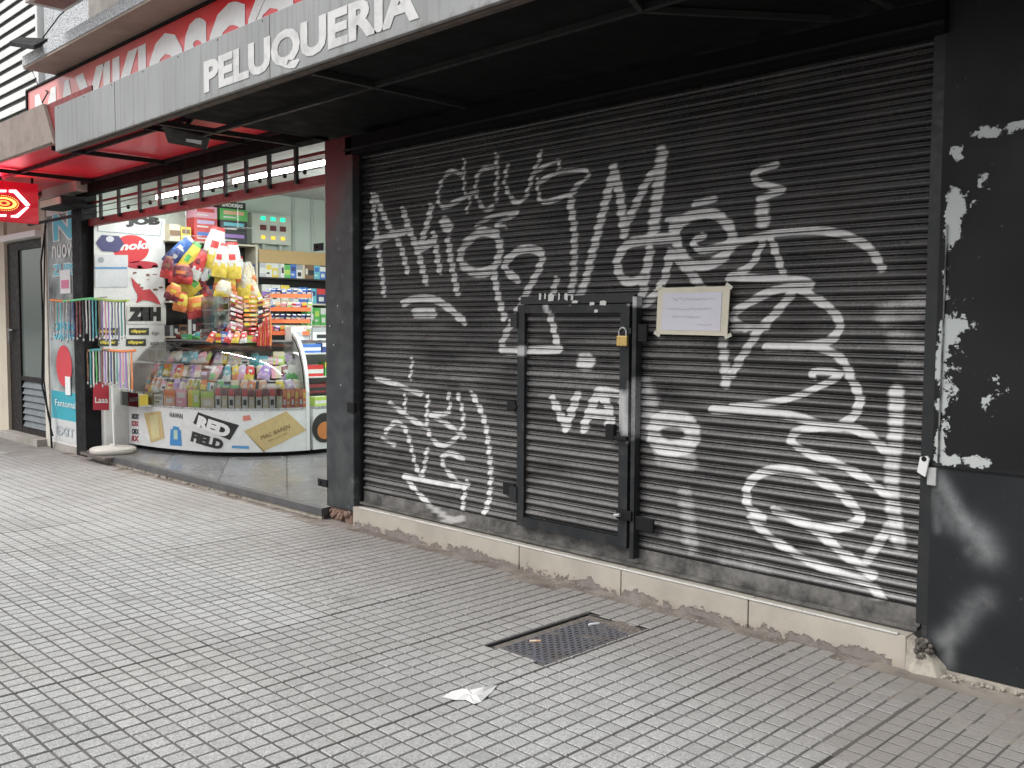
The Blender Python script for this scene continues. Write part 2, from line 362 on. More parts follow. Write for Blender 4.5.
# ------------------------------------------------------------------ graffiti mask
T = 4.38
STROKES = [  # (width in m, softness, strength, pixel polyline)
 (.045, .2, 1, [(372, 196), (374, 220), (379, 257), (383, 294)]), (.045, .2, 1, [(375, 196), (385, 220), (399, 245), (407, 272)]), (.05, .2, .95, [(367, 247), (382, 238), (405, 231)]),
 (.05, .2, 1, [(402, 210), (409, 230), (418, 255), (425, 282)]), (.05, .2, 1, [(430, 207), (425, 228), (418, 248)]), (.055, .2, .95, [(418, 250), (433, 240)]), (.045, .2, 1, [(433, 234), (436, 255), (439, 271)]),
 (.08, .25, 1, [(443, 222), (448, 227)]), (.05, .2, 1, [(447, 240), (450, 260), (456, 293)]),
 (.055, .2, 1, [(495, 234), (480, 232), (465, 243), (459, 257), (466, 269), (480, 273), (494, 266), (499, 248), (495, 235)]), (.05, .2, 1, [(492, 270), (496, 292), (503, 318)]),
 (.05, .2, .95, [(516, 280), (507, 272), (504, 263), (517, 251), (532, 249), (541, 255), (537, 270), (528, 287), (512, 320), (503, 338), (502, 350), (521, 351), (561, 349)]),
 (.05, .2, 1, [(555, 280), (551, 300), (554, 324), (560, 347)]),
 (.022, .3, .75, [(475, 225), (492, 216), (517, 212), (495, 224), (505, 227)]),
 (.028, .3, .85, [(460, 174), (450, 171), (441, 181), (437, 197), (442, 207), (456, 201), (475, 191)]), (.022, .3, .85, [(463, 160), (463, 182), (464, 195), (470, 194), (465, 212)]),
 (.028, .3, .8, [(492, 167), (480, 170), (475, 182), (477, 200), (485, 210), (492, 206)]), (.03, .3, .85, [(495, 155), (496, 170), (495, 200)]),
 (.028, .3, .85, [(506, 165), (504, 185), (514, 202), (524, 197), (530, 180), (537, 162), (539, 152)]), (.02, .3, .8, [(530, 174), (557, 160), (556, 172)]), (.022, .3, .8, [(535, 184), (558, 172), (583, 170), (586, 177), (570, 191), (572, 199)]),
 (.022, .3, .85, [(537, 180), (541, 202), (574, 192)]),
 (.05, .35, .9, [(569, 201), (573, 233), (572, 277), (568, 299)]),
 (.055, .35, .95, [(613, 167), (605, 199), (595, 238), (583, 284), (575, 300)]), (.055, .35, .95, [(613, 172), (619, 196), (623, 235)]), (.05, .35, .9, [(623, 230), (634, 206), (646, 181), (661, 162)]), (.07, .4, .95, [(661, 152), (657, 189), (652, 232)]),
 (.055, .2, 1, [(672, 238), (646, 240), (627, 244), (617, 257), (617, 272), (627, 282), (639, 279)]), (.06, .35, .85, [(649, 250), (644, 277), (641, 298)]), (.05, .2, .95, [(668, 255), (665, 272), (661, 284), (646, 303), (636, 301)]),
 (.055, .2, .95, [(669, 252), (685, 268), (704, 292)]),
 (.055, .25, 1, [(671, 227), (690, 216), (679, 222), (675, 238), (685, 260), (702, 266), (722, 257), (731, 242), (727, 225), (710, 213), (690, 216)]), (.035, .3, .85, [(694, 203), (713, 199)]), (.03, .3, .8, [(667, 219), (690, 216)]),
 (.05, .3, 1, [(702, 236), (694, 240), (694, 246), (704, 250), (741, 241), (781, 232), (825, 231), (856, 240), (872, 252), (881, 268)]),
 (.045, .3, .95, [(775, 165), (757, 171), (754, 180), (772, 187), (781, 190), (759, 198)]), (.09, .5, .85, [(761, 207), (762, 222)]),
 (.05, .2, 1, [(764, 236), (750, 265), (728, 277)]), (.05, .2, 1, [(770, 238), (783, 277)]),
 (.05, .2, 1, [(728, 277), (778, 279), (808, 282), (806, 290)]), (.055, .2, 1, [(800, 286), (772, 291), (748, 303), (731, 316), (745, 328)]), (.06, .2, .95, [(797, 286), (776, 312), (756, 334), (731, 374)]), (.07, .4, .8, [(722, 336), (725, 384)]),
 (.045, .2, .95, [(731, 328), (766, 327)]),
 (.055, .2, 1, [(797, 288), (825, 305), (839, 322), (833, 338), (810, 345), (766, 347)]), (.055, .25, 1, [(812, 346), (838, 356), (850, 377), (859, 398), (854, 415), (842, 425)]),
 (.04, .25, .95, [(813, 377), (812, 372), (826, 371), (840, 374)]), (.04, .25, 1, [(838, 377), (802, 394), (774, 402), (730, 407)]), (.06, .25, 1, [(712, 410), (751, 411), (795, 417), (825, 426), (849, 427), (869, 436), (886, 452)]),
 (.05, .25, 1, [(828, 427), (800, 430), (790, 440), (808, 453), (842, 466), (869, 482), (891, 500)]), (.085, .45, .9, [(896, 392), (895, 438), (891, 472), (893, 512), (899, 544)]), (.06, .35, .75, [(893, 520), (876, 546), (866, 560)]),
 (.06, .3, 1, [(762, 519), (747, 505), (748, 485), (767, 471), (798, 471), (829, 486), (849, 502), (860, 519), (842, 527), (815, 527), (778, 512)]), (.06, .35, .95, [(774, 511), (812, 529), (842, 553), (872, 575)]), (.055, .4, .85, [(750, 519), (768, 536), (802, 558), (842, 575), (869, 585), (884, 602)]),
 (.06, .2, 1, [(555, 399), (561, 412), (568, 428)]), (.06, .2, 1, [(579, 395), (568, 428)]), (.065, .2, 1, [(586, 428), (594, 405), (601, 392)]), (.065, .2, 1, [(603, 392), (611, 410), (613, 432)]), (.06, .2, .9, [(592, 414), (612, 414)]), (.10, .4, .95, [(585, 362), (590, 362)]), (.05, .3, .9, [(607, 391), (624, 395)]), (.075, .6, .95, [(627, 398), (629, 428)]),
 (.06, .35, .95, [(611, 423), (617, 436)]), (.05, .5, .6, [(632, 393), (633, 440)]),
 (.10, .3, .95, [(652, 430), (658, 421), (672, 418), (688, 424), (692, 436), (685, 446), (668, 449), (655, 442), (652, 430)]), (.14, .8, .55, [(641, 390), (646, 405), (643, 425)]), (.09, .7, .5, [(660, 458), (690, 462)]), (.09, .9, .4, [(684, 495), (690, 545)]),
 (.05, .2, 1, [(402, 304), (412, 299), (430, 299), (445, 306), (463, 322)]), (.07, .2, .95, [(414, 313), (432, 313)]),
 (.028, .3, .85, [(411, 359), (409, 379)]), (.035, .25, .85, [(374, 378), (393, 384), (420, 394)]), (.03, .3, .8, [(404, 396), (403, 412)]), (.035, .25, .85, [(389, 403), (407, 417), (423, 427)]),
 (.035, .25, .95, [(384, 433), (393, 423), (403, 427), (409, 443), (414, 463), (421, 476), (426, 450)]), (.03, .3, .8, [(382, 439), (393, 445)]), (.03, .3, .9, [(427, 397), (425, 420), (430, 438), (442, 446), (456, 437), (462, 423), (460, 406), (456, 394)]), (.03, .3, .85, [(447, 393), (447, 412), (429, 415), (444, 423), (463, 437)]),
 (.038, .25, .95, [(471, 394), (482, 417), (487, 443), (490, 475), (488, 498), (484, 513)]), (.035, .25, .9, [(463, 460), (449, 453), (441, 460), (447, 472), (462, 486)]), (.035, .25, .9, [(403, 476), (430, 482), (462, 486), (467, 482)]), (.035, .25, 1, [(465, 485), (462, 503), (463, 517), (450, 520), (436, 510), (419, 495), (404, 478)]),
 (.12, .9, .45, [(885, 315), (925, 305)]), (.10, .9, .4, [(895, 340), (925, 345)]), (.08, .9, .3, [(905, 368), (925, 372)]), (.2, 1, .25, [(730, 560), (760, 575)]), (.12, 1, .18, [(420, 370), (470, 380)]), (.10, 1, .22, [(520, 375), (600, 380)]),
]
def paint_mask(X, Z, Y=T):
    m = np.zeros_like(X); jx = (vnoise(X*60, Z*60, 11)-.5)*.006
    for wd, soft, st, pl in STROKES:
        if pl[0][1] < 240 and pl[0][0] < 700: soft += .12
        wd *= (.68 if pl[0][0] > 700 else .86 if pl[0][0] > 545 else .96)
        P = [onY(a, b, Y) for a, b in pl]; h = wd/2; R = h*(1+soft*1.4)+.05
        xs = [p.x for p in P]; zs = [p.z for p in P]
        sel = np.nonzero((X > min(xs)-R) & (X < max(xs)+R) & (Z > min(zs)-R) & (Z < max(zs)+R))[0]
        if not len(sel): continue
        x = X[sel]+jx[sel]; z = Z[sel]; d = np.full(len(sel), 9.)
        # smooth the polyline
        if len(P) > 2:
            Q = []
            for i in range(len(P)-1):
                a = P[max(i-1, 0)]; b = P[i]; c = P[i+1]; e = P[min(i+2, len(P)-1)]
                for t in (0, .25, .5, .75): Q.append(.5*((2*b)+(c-a)*t+(2*a-5*b+4*c-e)*t*t+(3*b-a-3*c+e)*t**3))
            Q.append(P[-1]); P = Q
        for a, b in zip(P[:-1], P[1:]):
            dx, dz = b.x-a.x, b.z-a.z; L = dx*dx+dz*dz+1e-9
            t = np.clip(((x-a.x)*dx+(z-a.z)*dz)/L, 0, 1); d = np.minimum(d, np.hypot(x-a.x-t*dx, z-a.z-t*dz))
        h0 = h*(1-soft*.6); h1 = h*(1+soft*1.4)+.004
        val = np.clip((h1-d)/(h1-h0), 0, 1); val = val*val*(3-2*val)*st
        m[sel] = np.maximum(m[sel], np.maximum(val, .16*st*np.exp(-np.maximum(d-h, 0)/.02)))
    return m
PER = .0685
PROF = [(0, -.004), (.012, .002), (.04, .0100), (.085, .0160), (.15, .0200), (.23, .0212), (.32, .0198), (.41, .0165), (.49, .0120), (.56, .0065), (.60, .0010), (.612, -.0045), (.640, -.0045), (.652, .0035), (.69, .0085), (.735, .0092), (.775, .0065), (.80, .0030), (.812, .0022), (.83, .0022), (.842, .0035), (.88, .0058), (.93, .0052), (.965, .001), (.98, -.004)]
# row shape: the bulge sits low, its top catches the light
def corrugated(name, xa, xb, za, zb, ybase, mats, parent, dx=.006, seed=0):
    zs = []; ds = []; up = []; ph = 0
    z0 = .262-PER*10
    kk = int((za-z0)/PER)
    rows = []
    while z0+kk*PER < zb:
        for v, d in PROF: rows.append((z0+(kk+v)*PER, d, kk))
        kk += 1
    rows = [r for r in rows if za <= r[0] <= zb]
    z = np.array([r[0] for r in rows]); d = np.array([r[1] for r in rows]); kr = np.array([r[2] for r in rows])
    nx = int((xb-xa)/dx)+1; x = np.linspace(xa, xb, nx)
    Xg, Zg = np.meshgrid(x, z); Dg = np.repeat(d[:, None], nx, 1); Kg = np.repeat(kr[:, None], nx, 1)
    wav = (vnoise(Xg*1.2, Kg*.61, 3+seed)-.5)*.006+(vnoise(Xg*.5, Zg*.9, 5)-.5)*.012
    dent = (vnoise(Xg*6, Kg*1.7, 8)-.5)*.0026+(vnoise(Xg*1.7, Kg*3.1, 18)-.5)*.004
    Yg = ybase-Dg+wav+dent*(Dg > .008)
    Zw = Zg+(vnoise(Xg*.8, Kg*.7, 21)-.5)*.003
    dz = np.gradient(d, z); upf = np.clip(.75-dz*.9, .18, 1)   # paint reaches the outward and upper faces, not the undersides
    co = np.stack([Xg.ravel(), Yg.ravel(), Zw.ravel()], 1)
    nr = len(z); idx = np.arange(nr*nx).reshape(nr, nx)
    q = np.stack([idx[:-1, :-1], idx[:-1, 1:], idx[1:, 1:], idx[1:, :-1]], -1).reshape(-1, 4)
    me = bpy.data.meshes.new(name); me.vertices.add(len(co)); me.vertices.foreach_set('co', co.ravel())
    me.loops.add(q.size); me.loops.foreach_set('vertex_index', q.ravel().astype(np.int32))
    me.polygons.add(len(q)); me.polygons.foreach_set('loop_start', np.arange(0, q.size, 4, dtype=np.int32)); me.polygons.foreach_set('loop_total', np.full(len(q), 4, np.int32))
    me.update(calc_edges=True)
    under = np.repeat(np.clip(1.15-np.maximum(dz, 0)*.75, .35, 1)[:, None], nx, 1)
    pm = paint_mask(Xg.ravel(), Zg.ravel()).reshape(nr, nx)*under
    pm *= np.where(Dg < 0, .12, 1)
    pm *= (.70+.35*vnoise(Xg*25, Zg*25, 31))*(.72+.4*vnoise(Xg*3.3, Zg*3.3, 33))
    dust = np.repeat(np.clip(-dz*1.5-.02, 0, 1)[:, None], nx, 1)*np.clip(1.35-(Zg-.2)/2.2, .35, 1)*np.clip(fbm(Xg*2.5, Zg*9, 41)*2.2-.25, .1, 1.2)
    dust = np.where(Dg < 0, 0, dust)
    for nm, arr in (('paint', pm), ('dust', dust)):
        a = me.attributes.new(nm, 'FLOAT', 'POINT'); a.data.foreach_set('value', np.clip(arr, 0, 1).ravel().astype(np.float32))
    o = link(name, me, mats, parent); return o
k = N('shutter_black'); co = k.coord()
b1 = k.mix(k.ramp(k.noise(2.5, 5, co), .4, .65), (.013, .012, .0125), (.022, .0185, .018))
b1 = k.mix(k.ramp(k.noise(45, 5, co, .75), .56, .72, 0, .55), b1, (.12, .11, .10))
sc = k.coord((14, 14, 90)); b1 = k.mix(k.ramp(k.noise(1, 4, sc), .5, .72, 0, .45), b1, (.006, .006, .006))
b1 = k.mix(k.math('MULTIPLY', k.attr('dust'), k.ramp(k.noise(60, 5, co, .8), .3, .7, .35, 1.3)), b1, (.19, .185, .18))
pw = k.mix(k.noise(14, 5, co), (.58, .57, .565), (.76, .75, .74))
edge = k.math('ADD', k.attr('paint'), k.math('MULTIPLY', k.math('SUBTRACT', k.noise(150, 4, co), .5), .4))
k.col(k.mix(k.ramp(edge, .12, .72, 0, .97), b1, pw)); k.set(k.ramp(k.noise(9, 3, co), .3, .7, .2, .4)); k.bump(k.noise(160, 4, co), .25, .0012)
shut_m = k.m

# ------------------------------------------------------------------ rolling shutter with wicket door
XL, XR = -6.05, -1.745
sh = thing('rolling_shutter', (-3.9, 4.38, .14), 'wide black corrugated rolling shutter covered with white graffiti tags', 'shutter')
DX0, DX1, DZ0, DZ1 = onY(517, 420, 4.335).x, onY(628, 420, 4.335).x, .262, 1.675     # wicket door
corrugated('slat_curtain', XL, XR, .262, 2.84, 4.40, shut_m, sh)
k = N('bottom_rail_dusty'); co = k.coord(); k.col(k.mix(k.ramp(k.attr('paint'), .15, .8, 0, .85), k.mix(k.ramp(k.noise(7, 7, co, .75), .38, .66), (.045, .043, .041), (.19, .182, .17)), (.5, .49, .48))); k.set(.6); k.bump(k.noise(60, 4, co), .3, .003)
br0 = MB().box(XL, XR, 4.385, 4.405, .178, .262).box(XL, XR, 4.35, 4.405, .160, .178).build('bottom_rail', k.m, sh)
MB().box(XL-.004, XL+.01, 4.36, 4.44, .14, 2.9).box(XL-.10, XL-.004, 4.41, 4.44, .14, 2.9).build('guide_rail', blackm, sh, .002)
MB().box(XR-.004, XR+.05, 4.345, 4.362, .2, 2.9).build('guide_rail', iron, sh, .002)
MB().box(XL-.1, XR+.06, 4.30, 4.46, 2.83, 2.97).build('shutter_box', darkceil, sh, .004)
MB().box(XL-.1, XR+.06, 4.286, 4.30, 2.86, 2.875).build('box_edge', blackm, sh)
dr = MB().box(DX0, DX0+.062, 4.335, 4.358, DZ0, DZ1).box(DX1-.066, DX1, 4.335, 4.358, DZ0, DZ1).box(DX0+.062, DX1-.066, 4.336, 4.357, DZ1-.05, DZ1).box(DX0+.062, DX1-.066, 4.336, 4.357, DZ0, DZ0+.06)
k = N('door_frame_paint'); co = k.coord(); 
k.col(k.mix(k.ramp(k.math('ADD', k.attr('paint'), k.math('MULTIPLY', k.math('SUBTRACT', k.noise(70, 3, co), .5), .3)), .25, .95, 0, .9), k.mix(k.ramp(k.noise(9, 5, co), .5, .7), (.018, .02, .022), (.04, .04, .04)), (.5, .5, .5))); k.set(.42, 0, .3); k.bump(k.noise(60, 3, co), .1, .002)
frame_m = k.m
def painted(o, dens=.02):
    me = o.data; bm = bmesh.new(); bm.from_mesh(me)
    for _ in range(6):
        ed = [e for e in bm.edges if e.calc_length() > dens*2]
        if not ed: break
        bmesh.ops.subdivide_edges(bm, edges=ed, cuts=1, use_grid_fill=True)
    bm.to_mesh(me); bm.free(); n = len(me.vertices); a = np.zeros(n*3); me.vertices.foreach_get('co', a); a = a.reshape(-1, 3)
    at = me.attributes.new('paint', 'FLOAT', 'POINT'); at.data.foreach_set('value', paint_mask(a[:, 0].copy(), a[:, 2].copy()).astype(np.float32)); return o
wd = thing('wicket_door', (DX0, 4.36, DZ0), None, None); wd.parent = sh; wd.matrix_parent_inverse = Matrix.Translation(sh.location).inverted()
wd.name = 'wicket_door'
def wpart(o): return o
def sub(mb, name, m, bevel=.002):
    o = mb.build(name, m, None, bevel); o.parent = wd; o.matrix_parent_inverse = Matrix.Translation(wd.location).inverted(); return o
dfo = sub(dr, 'door_frame', frame_m, 0); painted(dfo)
o = corrugated('slat_panel', DX0+.055, DX1-.06, DZ0+.05, DZ1-.045, 4.372, shut_m, None, seed=7); o.parent = wd; o.matrix_parent_inverse = Matrix.Translation(wd.location).inverted()
jb = sub(MB().box(DX1+.030, DX1+.058, 4.325, 4.375, .21, DZ1+.04), 'door_jamb', frame_m, 0); painted(jb)
sub(MB().box(DX1, DX1+.03, 4.362, 4.375, .23, DZ1), 'door_gap', blackm)
sub(MB().box(DX0+.02, DX1+.03, 4.340, 4.372, DZ1+.006, DZ1+.055), 'door_head', iron)
for z in (.46, 1.58):
    sub(MB().box(DX0-.07, DX0-.001, 4.338, 4.352, z-.045, z+.045).tube([(DX0-.004, 4.334, z-.05), (DX0-.004, 4.334, z+.05)], .011), 'hinge', iron)
sub(MB().box(DX0-.095, DX0-.02, 4.335, 4.352, 1.00, 1.06).box(DX0-.04, DX0+.0, 4.325, 4.336, 1.015, 1.04), 'hinge_plate', blackm)
a = onY(615, 432, 4.33); sub(MB().box(a.x-.05, a.x+.012, 4.30, 4.334, a.z-.045, a.z+.045).bar((a.x+.01, 4.315, a.z-.03), (a.x+.10, 4.32, a.z-.03), .012), 'lock_box', blackm, .004)
a = onY(630, 517, 4.33); sub(MB().box(a.x-.09, a.x+.02, 4.312, 4.334, a.z-.02, a.z+.035).box(a.x+.03, a.x+.16, 4.335, 4.352, a.z-.07, a.z+.01), 'lower_latch', blackm, .004)
sub(MB().tube([(a.x-.09, 4.30, a.z), (a.x-.05, 4.30, a.z+.01)], .012), 'bolt_head', steel)
a = onY(640, 333, 4.34); sub(MB().box(a.x-.03, a.x+.05, 4.335, 4.352, a.z-.05, a.z+.05), 'hasp_plate', blackm, .004)
a = onY(624, 333, 4.32); sub(MB().box(a.x-.03, a.x+.05, 4.318, 4.334, a.z-.005, a.z+.028), 'hasp', iron, .003)
# torn sticker remains on the head of the door
for (px, py, ww, hh) in ((540, 297, .02, .05), (545, 297, .014, .05), (551, 298, .05, .06), (559, 297, .016, .05), (566, 297, .03, .05), (572, 298, .02, .04), (592, 304, .04, .025), (603, 303, .05, .03), (596, 311, .03, .02), (575, 302, .05, .02)):
    p = onY(px, py, 4.333); mb = MB(); mb.add([(p.x-ww/2, 4.3335, p.z-hh/2*rnd.uniform(.5, 1)), (p.x+ww*.4, 4.3335, p.z-hh/2*rnd.uniform(.4, 1)), (p.x+ww/2, 4.3335, p.z+hh*.3), (p.x+ww*.1, 4.3335, p.z+hh/2), (p.x-ww*.45, 4.3335, p.z+hh*.4)], [(0, 1, 2, 3, 4)]); sub(mb, 'paper_remain', plain((.6, .6, .58)), 0)
painted(br0)
# other shutter hardware
p = onY(511, 490, 4.35); MB().box(p.x-.09, p.x+.02, 4.362, 4.378, p.z-.04, p.z+.04).build('catch_plate', blackm, sh, .003)
lt = thing('slide_latch', onY(926, 465, 4.31), 'pale grey metal latch plate at the right edge of the black shutter', 'latch')
a = onY(924, 465, 4.315)
poly('latch_plate', [onY(920, 457, 4.31), onY(917, 472, 4.31), onY(925, 477, 4.31), onY(929, 459, 4.31), onY(927, 456, 4.31)], whitew, lt, .012, (0, 1, 0))
MB().box(a.x+.01, a.x+.05, 4.325, 4.345, a.z-.09, a.z-.01).build('bracket', plain((.45, .46, .45)), lt, .003)
p = onY(924, 459, 4.309); o = MB().lathe((0, 0, 0), [(0, 0), (.012, 0)], 10).build('bolt_hole', blackm, lt)
o.matrix_parent_inverse = Matrix.Translation(lt.location).inverted() @ Matrix.Translation((p.x, 4.3085, p.z)) @ Matrix.Rotation(math.pi/2, 4, 'X')
# padlock
pp = onY(623, 340, 4.315)
pl = thing('padlock', pp, 'small brass padlock on the wicket door of the shutter', 'padlock')
MB().box(pp.x-.038, pp.x+.038, 4.300, 4.322, pp.z-.035, pp.z+.025).build('lock_body', brass, pl, .005)
MB().tube([(pp.x+.026*math.cos(t)*(1), 4.311, pp.z+.045+.026*math.sin(t)) if 0 <= t <= math.pi else (0, 0, 0) for t in [i*math.pi/10 for i in range(11)]], .0055).tube([(pp.x-.026, 4.311, pp.z+.02), (pp.x-.026, 4.311, pp.z+.046)], .0055).tube([(pp.x+.026, 4.311, pp.z+.02), (pp.x+.026, 4.311, pp.z+.046)], .0055).build('shackle', steel, pl)
# notice
nt_ = thing('notice_board', onY(691, 334, 4.355), 'handwritten paper notice on cardboard taped to the black shutter', 'notice')
card = M('notice_card', (.62, .58, .47), .7, dirt=(.5, .45, .36), amt=.5, ns=8)
poly('backing_card', [onY(656, 334, 4.352), onY(658, 288, 4.352), onY(730, 286, 4.352), onY(727, 336, 4.352)], card, nt_, .006, (0, 1, 0))
paperm = M('violet_white_paper', (.60, .59, .66), .6, dirt=(.55, .53, .58), ns=4)
poly('paper_sheet', [onY(661, 330, 4.349), onY(663, 293, 4.349), onY(722, 292, 4.349), onY(720, 331, 4.349)], paperm, nt_, .002, (0, 1, 0))
for row, (ya, xs_) in enumerate(((299, (672, 714)), (309, (668, 712)), (317, (672, 700)), (325, (697, 712)))):
    x = xs_[0]; pts = []
    while x < xs_[1]: pts.append(onY(x, ya+rnd.uniform(-1.5, 1.5)*(1 if row < 3 else .4), 4.3462)); x += rnd.uniform(.5, 1.4)
    MB().tube(pts, .0008, 4, 0, False).build('handwriting', plain((.46, .45, .53)), nt_)
for (px, py, a_) in ((659, 287, .5), (729, 286, -.6), (657, 334, -.5), (728, 336, .4)):
    p = onY(px, py, 4.347); d = Vector((math.cos(a_), 0, math.sin(a_)))*.022; e_ = Vector((-d.z, 0, d.x))*.45; mb = MB(); mb.quad(p-d-e_, p+d-e_, p+d+e_, p-d+e_); mb.build('tape', M('tape', (.55, .53, .45), .3), nt_)

# ------------------------------------------------------------------ stone step
st = thing('stone_step', (-3.9, 4.3, 0), 'beige stone step with chipped edge under the black shutter', 'step')
k = N('beige_stone'); co = k.coord()
c1 = k.mix(k.ramp(k.noise(3, 6, co, .6), .35, .65), (.36, .33, .28), (.46, .425, .365))
sx = k.n('SeparateXYZ'); k.l(co, sx.inputs[0])
chipn = k.math('ADD', k.noise(4.5, 9, co, .72), k.ramp(sx.outputs[2], 0.01, .11, .14, -.16))
chip = k.ramp(chipn, .60, .615)
c1 = k.mix(k.ramp(k.noise(26, 5, co, .7), .64, .68, 0, .55), c1, (.34, .31, .28))
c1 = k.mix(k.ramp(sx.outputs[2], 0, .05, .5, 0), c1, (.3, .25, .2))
c1 = k.mix(chip, c1, k.mix(k.noise(30, 4, co), (.13, .11, .095), (.3, .27, .25)))
k.col(c1); k.set(.6); k.bump(k.math('SUBTRACT', k.math('MULTIPLY', k.noise(60, 5, co), .12), chip), .8, .012)
stone = k.m
xs = [-6.06, -5.93]+[onY(q, 560, 4.28).x for q in (519, 621, 749)]+[-1.76]
for i in range(len(xs)-1):
    g_ = .003; mb = MB(); mb.box(xs[i]+g_, xs[i+1]-g_, 4.28+(.012 if i == 0 else 0)+rnd.uniform(0, .002), 4.46, -.01, .148-(.004 if i == 0 else 0)); mb.build('step_slab', stone, st, .004)
MB().box(-5.95, -1.80, 4.276, 4.30, .1485, .157).build('edge_trim', M('trim', (.72, .70, .66), .35, .2), st, .002)
MB().box(-6.05, -1.78, 4.300, 4.46, -.01, .138).build('mortar_core', plain((.1, .09, .08)), st)
def rubble(name, c, sz, n, mat_, parent=None, seed=0):
    r = random.Random(seed); bm = bmesh.new()
    for _ in range(n):
        p = Vector((c[0]+r.uniform(-1, 1)*sz[0], c[1]+r.uniform(-1, 1)*sz[1], c[2]+r.uniform(-1, 1)*sz[2])); s_ = r.uniform(.25, .8)*min(sz)*1.2
        m = bmesh.ops.create_icosphere(bm, subdivisions=2, radius=s_)
        for v in m['verts']: v.co = v.co*(1+r.uniform(-.28, .28))+p; v.co.z = max(v.co.z, -.01)
    me = bpy.data.meshes.new(name); bm.to_mesh(me); bm.free(); return link(name, me, mat_, parent)
rubm = M('broken_plaster', (.42, .39, .33), .9, dirt=(.16, .13, .11), amt=.9, ns=18, bump=.9)
brickm = M('broken_brick', (.20, .125, .095), .9, dirt=(.32, .25, .2), amt=.6, ns=16, bump=.9)
mb = MB(); o = onZ(912, 676, 0)
mb.add([(-1.77, 4.285, -.01), (-1.72, 4.25, -.01), (-1.61, 4.262, -.01), (-1.57, 4.36, -.01), (-1.77, 4.36, -.01),
        (-1.77, 4.288, .145), (-1.70, 4.285, .085), (-1.645, 4.29, .055), (-1.60, 4.36, .04), (-1.72, 4.33, .13), (-1.77, 4.36, .145)],
       [(0, 1, 6, 5), (1, 2, 7, 6), (2, 3, 8, 7), (5, 6, 9, 10), (6, 7, 8, 9), (4, 0, 5, 10), (3, 4, 10, 8)])
mb.build('broken_corner', rubm, st, .006)
rubble('rubble', (-1.69, 4.30, .10), (.03, .02, .035), 22, M('dark_rubble', (.09, .08, .07), .9, dirt=(.25, .22, .19), ns=20), st, 2)
rubble('rubble', (-1.57, 4.29, .0), (.06, .02, .014), 12, rubm, st, 3)

# ------------------------------------------------------------------ salon front: dark wall, post
wallp = thing('dark_wall', (-1.3, 4.35, 0), 'black painted metal wall with peeling grey patches and white spray marks beside the shutter', 'wall')
def panel(name, xa, xb, za, zb, y, mat_, parent, peelpts, spray, d=.014):
    nx = int((xb-xa)/d)+1; nz = int((zb-za)/d)+1; x = np.linspace(xa, xb, nx); z = np.linspace(za, zb, nz); X, Z = np.meshgrid(x, z)
    Y = y+(fbm(X*1.5, Z*1.5, 77)-.5)*.006
    idx = np.arange(nx*nz).reshape(nz, nx); q = np.stack([idx[:-1, :-1], idx[:-1, 1:], idx[1:, 1:], idx[1:, :-1]], -1).reshape(-1, 4)
    me = bpy.data.meshes.new(name); me.from_pydata(np.stack([X.ravel(), Y.ravel(), Z.ravel()], 1).tolist(), [], q.tolist())
    def field(lst):
        m = np.zeros_like(X)
        for r, st_, pts in lst:
            P = [onY(a, b, y) for a, b in pts]
            for a, b in zip(P[:-1], P[1:]):
                dx, dz = b.x-a.x, b.z-a.z; L = dx*dx+dz*dz+1e-9; t = np.clip(((X-a.x)*dx+(Z-a.z)*dz)/L, 0, 1)
                m = np.maximum(m, st_*np.exp(-((np.hypot(X-a.x-t*dx, Z-a.z-t*dz))/r)**2))
        return m
    for nm, l_ in (('peel', peelpts), ('spray', spray)):
        at = me.attributes.new(nm, 'FLOAT', 'POINT'); at.data.foreach_set('value', field(l_).ravel().astype(np.float32))
    me.polygons.foreach_set('use_smooth', [True]*len(me.polygons)); return link(name, me, mat_, parent)
k = N('peeling_black'); co = k.coord()
pe = k.math('ADD', k.attr('peel'), k.math('MULTIPLY', k.math('SUBTRACT', k.noise(13, 8, co, .72), .5), 2.6))
pk = k.ramp(k.math('ADD', pe, k.ramp(k.attr('peel'), .02, .25, -.3, .16)), .56, .575)
b1 = k.mix(k.ramp(k.noise(1.6, 6, co), .35, .7), (.012, .012, .0125), (.021, .021, .021))
sx = k.n('SeparateXYZ'); k.l(co, sx.inputs[0])
b1 = k.mix(k.ramp(sx.outputs[2], .93, .95, 1, 0), b1, k.mix(k.noise(4, 6, co), (.014, .016, .018), (.028, .03, .032)))
b1 = k.mix(k.ramp(k.noise(24, 5, co, .7), .66, .7, 0, .4), b1, (.12, .12, .12))
spn = k.math('MULTIPLY', k.attr('spray'), k.ramp(k.noise(5, 8, co, .75), .3, .7, .25, 1.2))
b1 = k.mix(k.math('MULTIPLY', spn, .8), b1, (.38, .39, .40))
k.col(k.mix(pk, b1, (.50, .53, .52))); k.set(k.ramp(k.noise(5, 3, co), .3, .7, .4, .6), 0, .18); k.bump(k.math('SUBTRACT', k.math('MULTIPLY', k.noise(50, 4, co), .15), pk), .5, .003)
peel = [(.04, .5, [(958, 152), (962, 158)]), (.05, .66, [(957, 195), (954, 232)]), (.035, .6, [(952, 232), (950, 250)]), (.05, .55, [(955, 324), (972, 326)]), (.05, .62, [(950, 320), (948, 345), (944, 380)]), (.075, .5, [(948, 350), (946, 390)]),
        (.04, .6, [(943, 400), (942, 452)]), (.03, .66, [(940, 458), (985, 462)]), (.03, .45, [(975, 133), (1024, 127)]), (.10, .30, [(965, 200), (980, 185)]), (.10, .24, [(985, 410), (1000, 385)]), (.12, .22, [(975, 240), (960, 300)]), (.02, .5, [(946, 268), (946, 300)])]
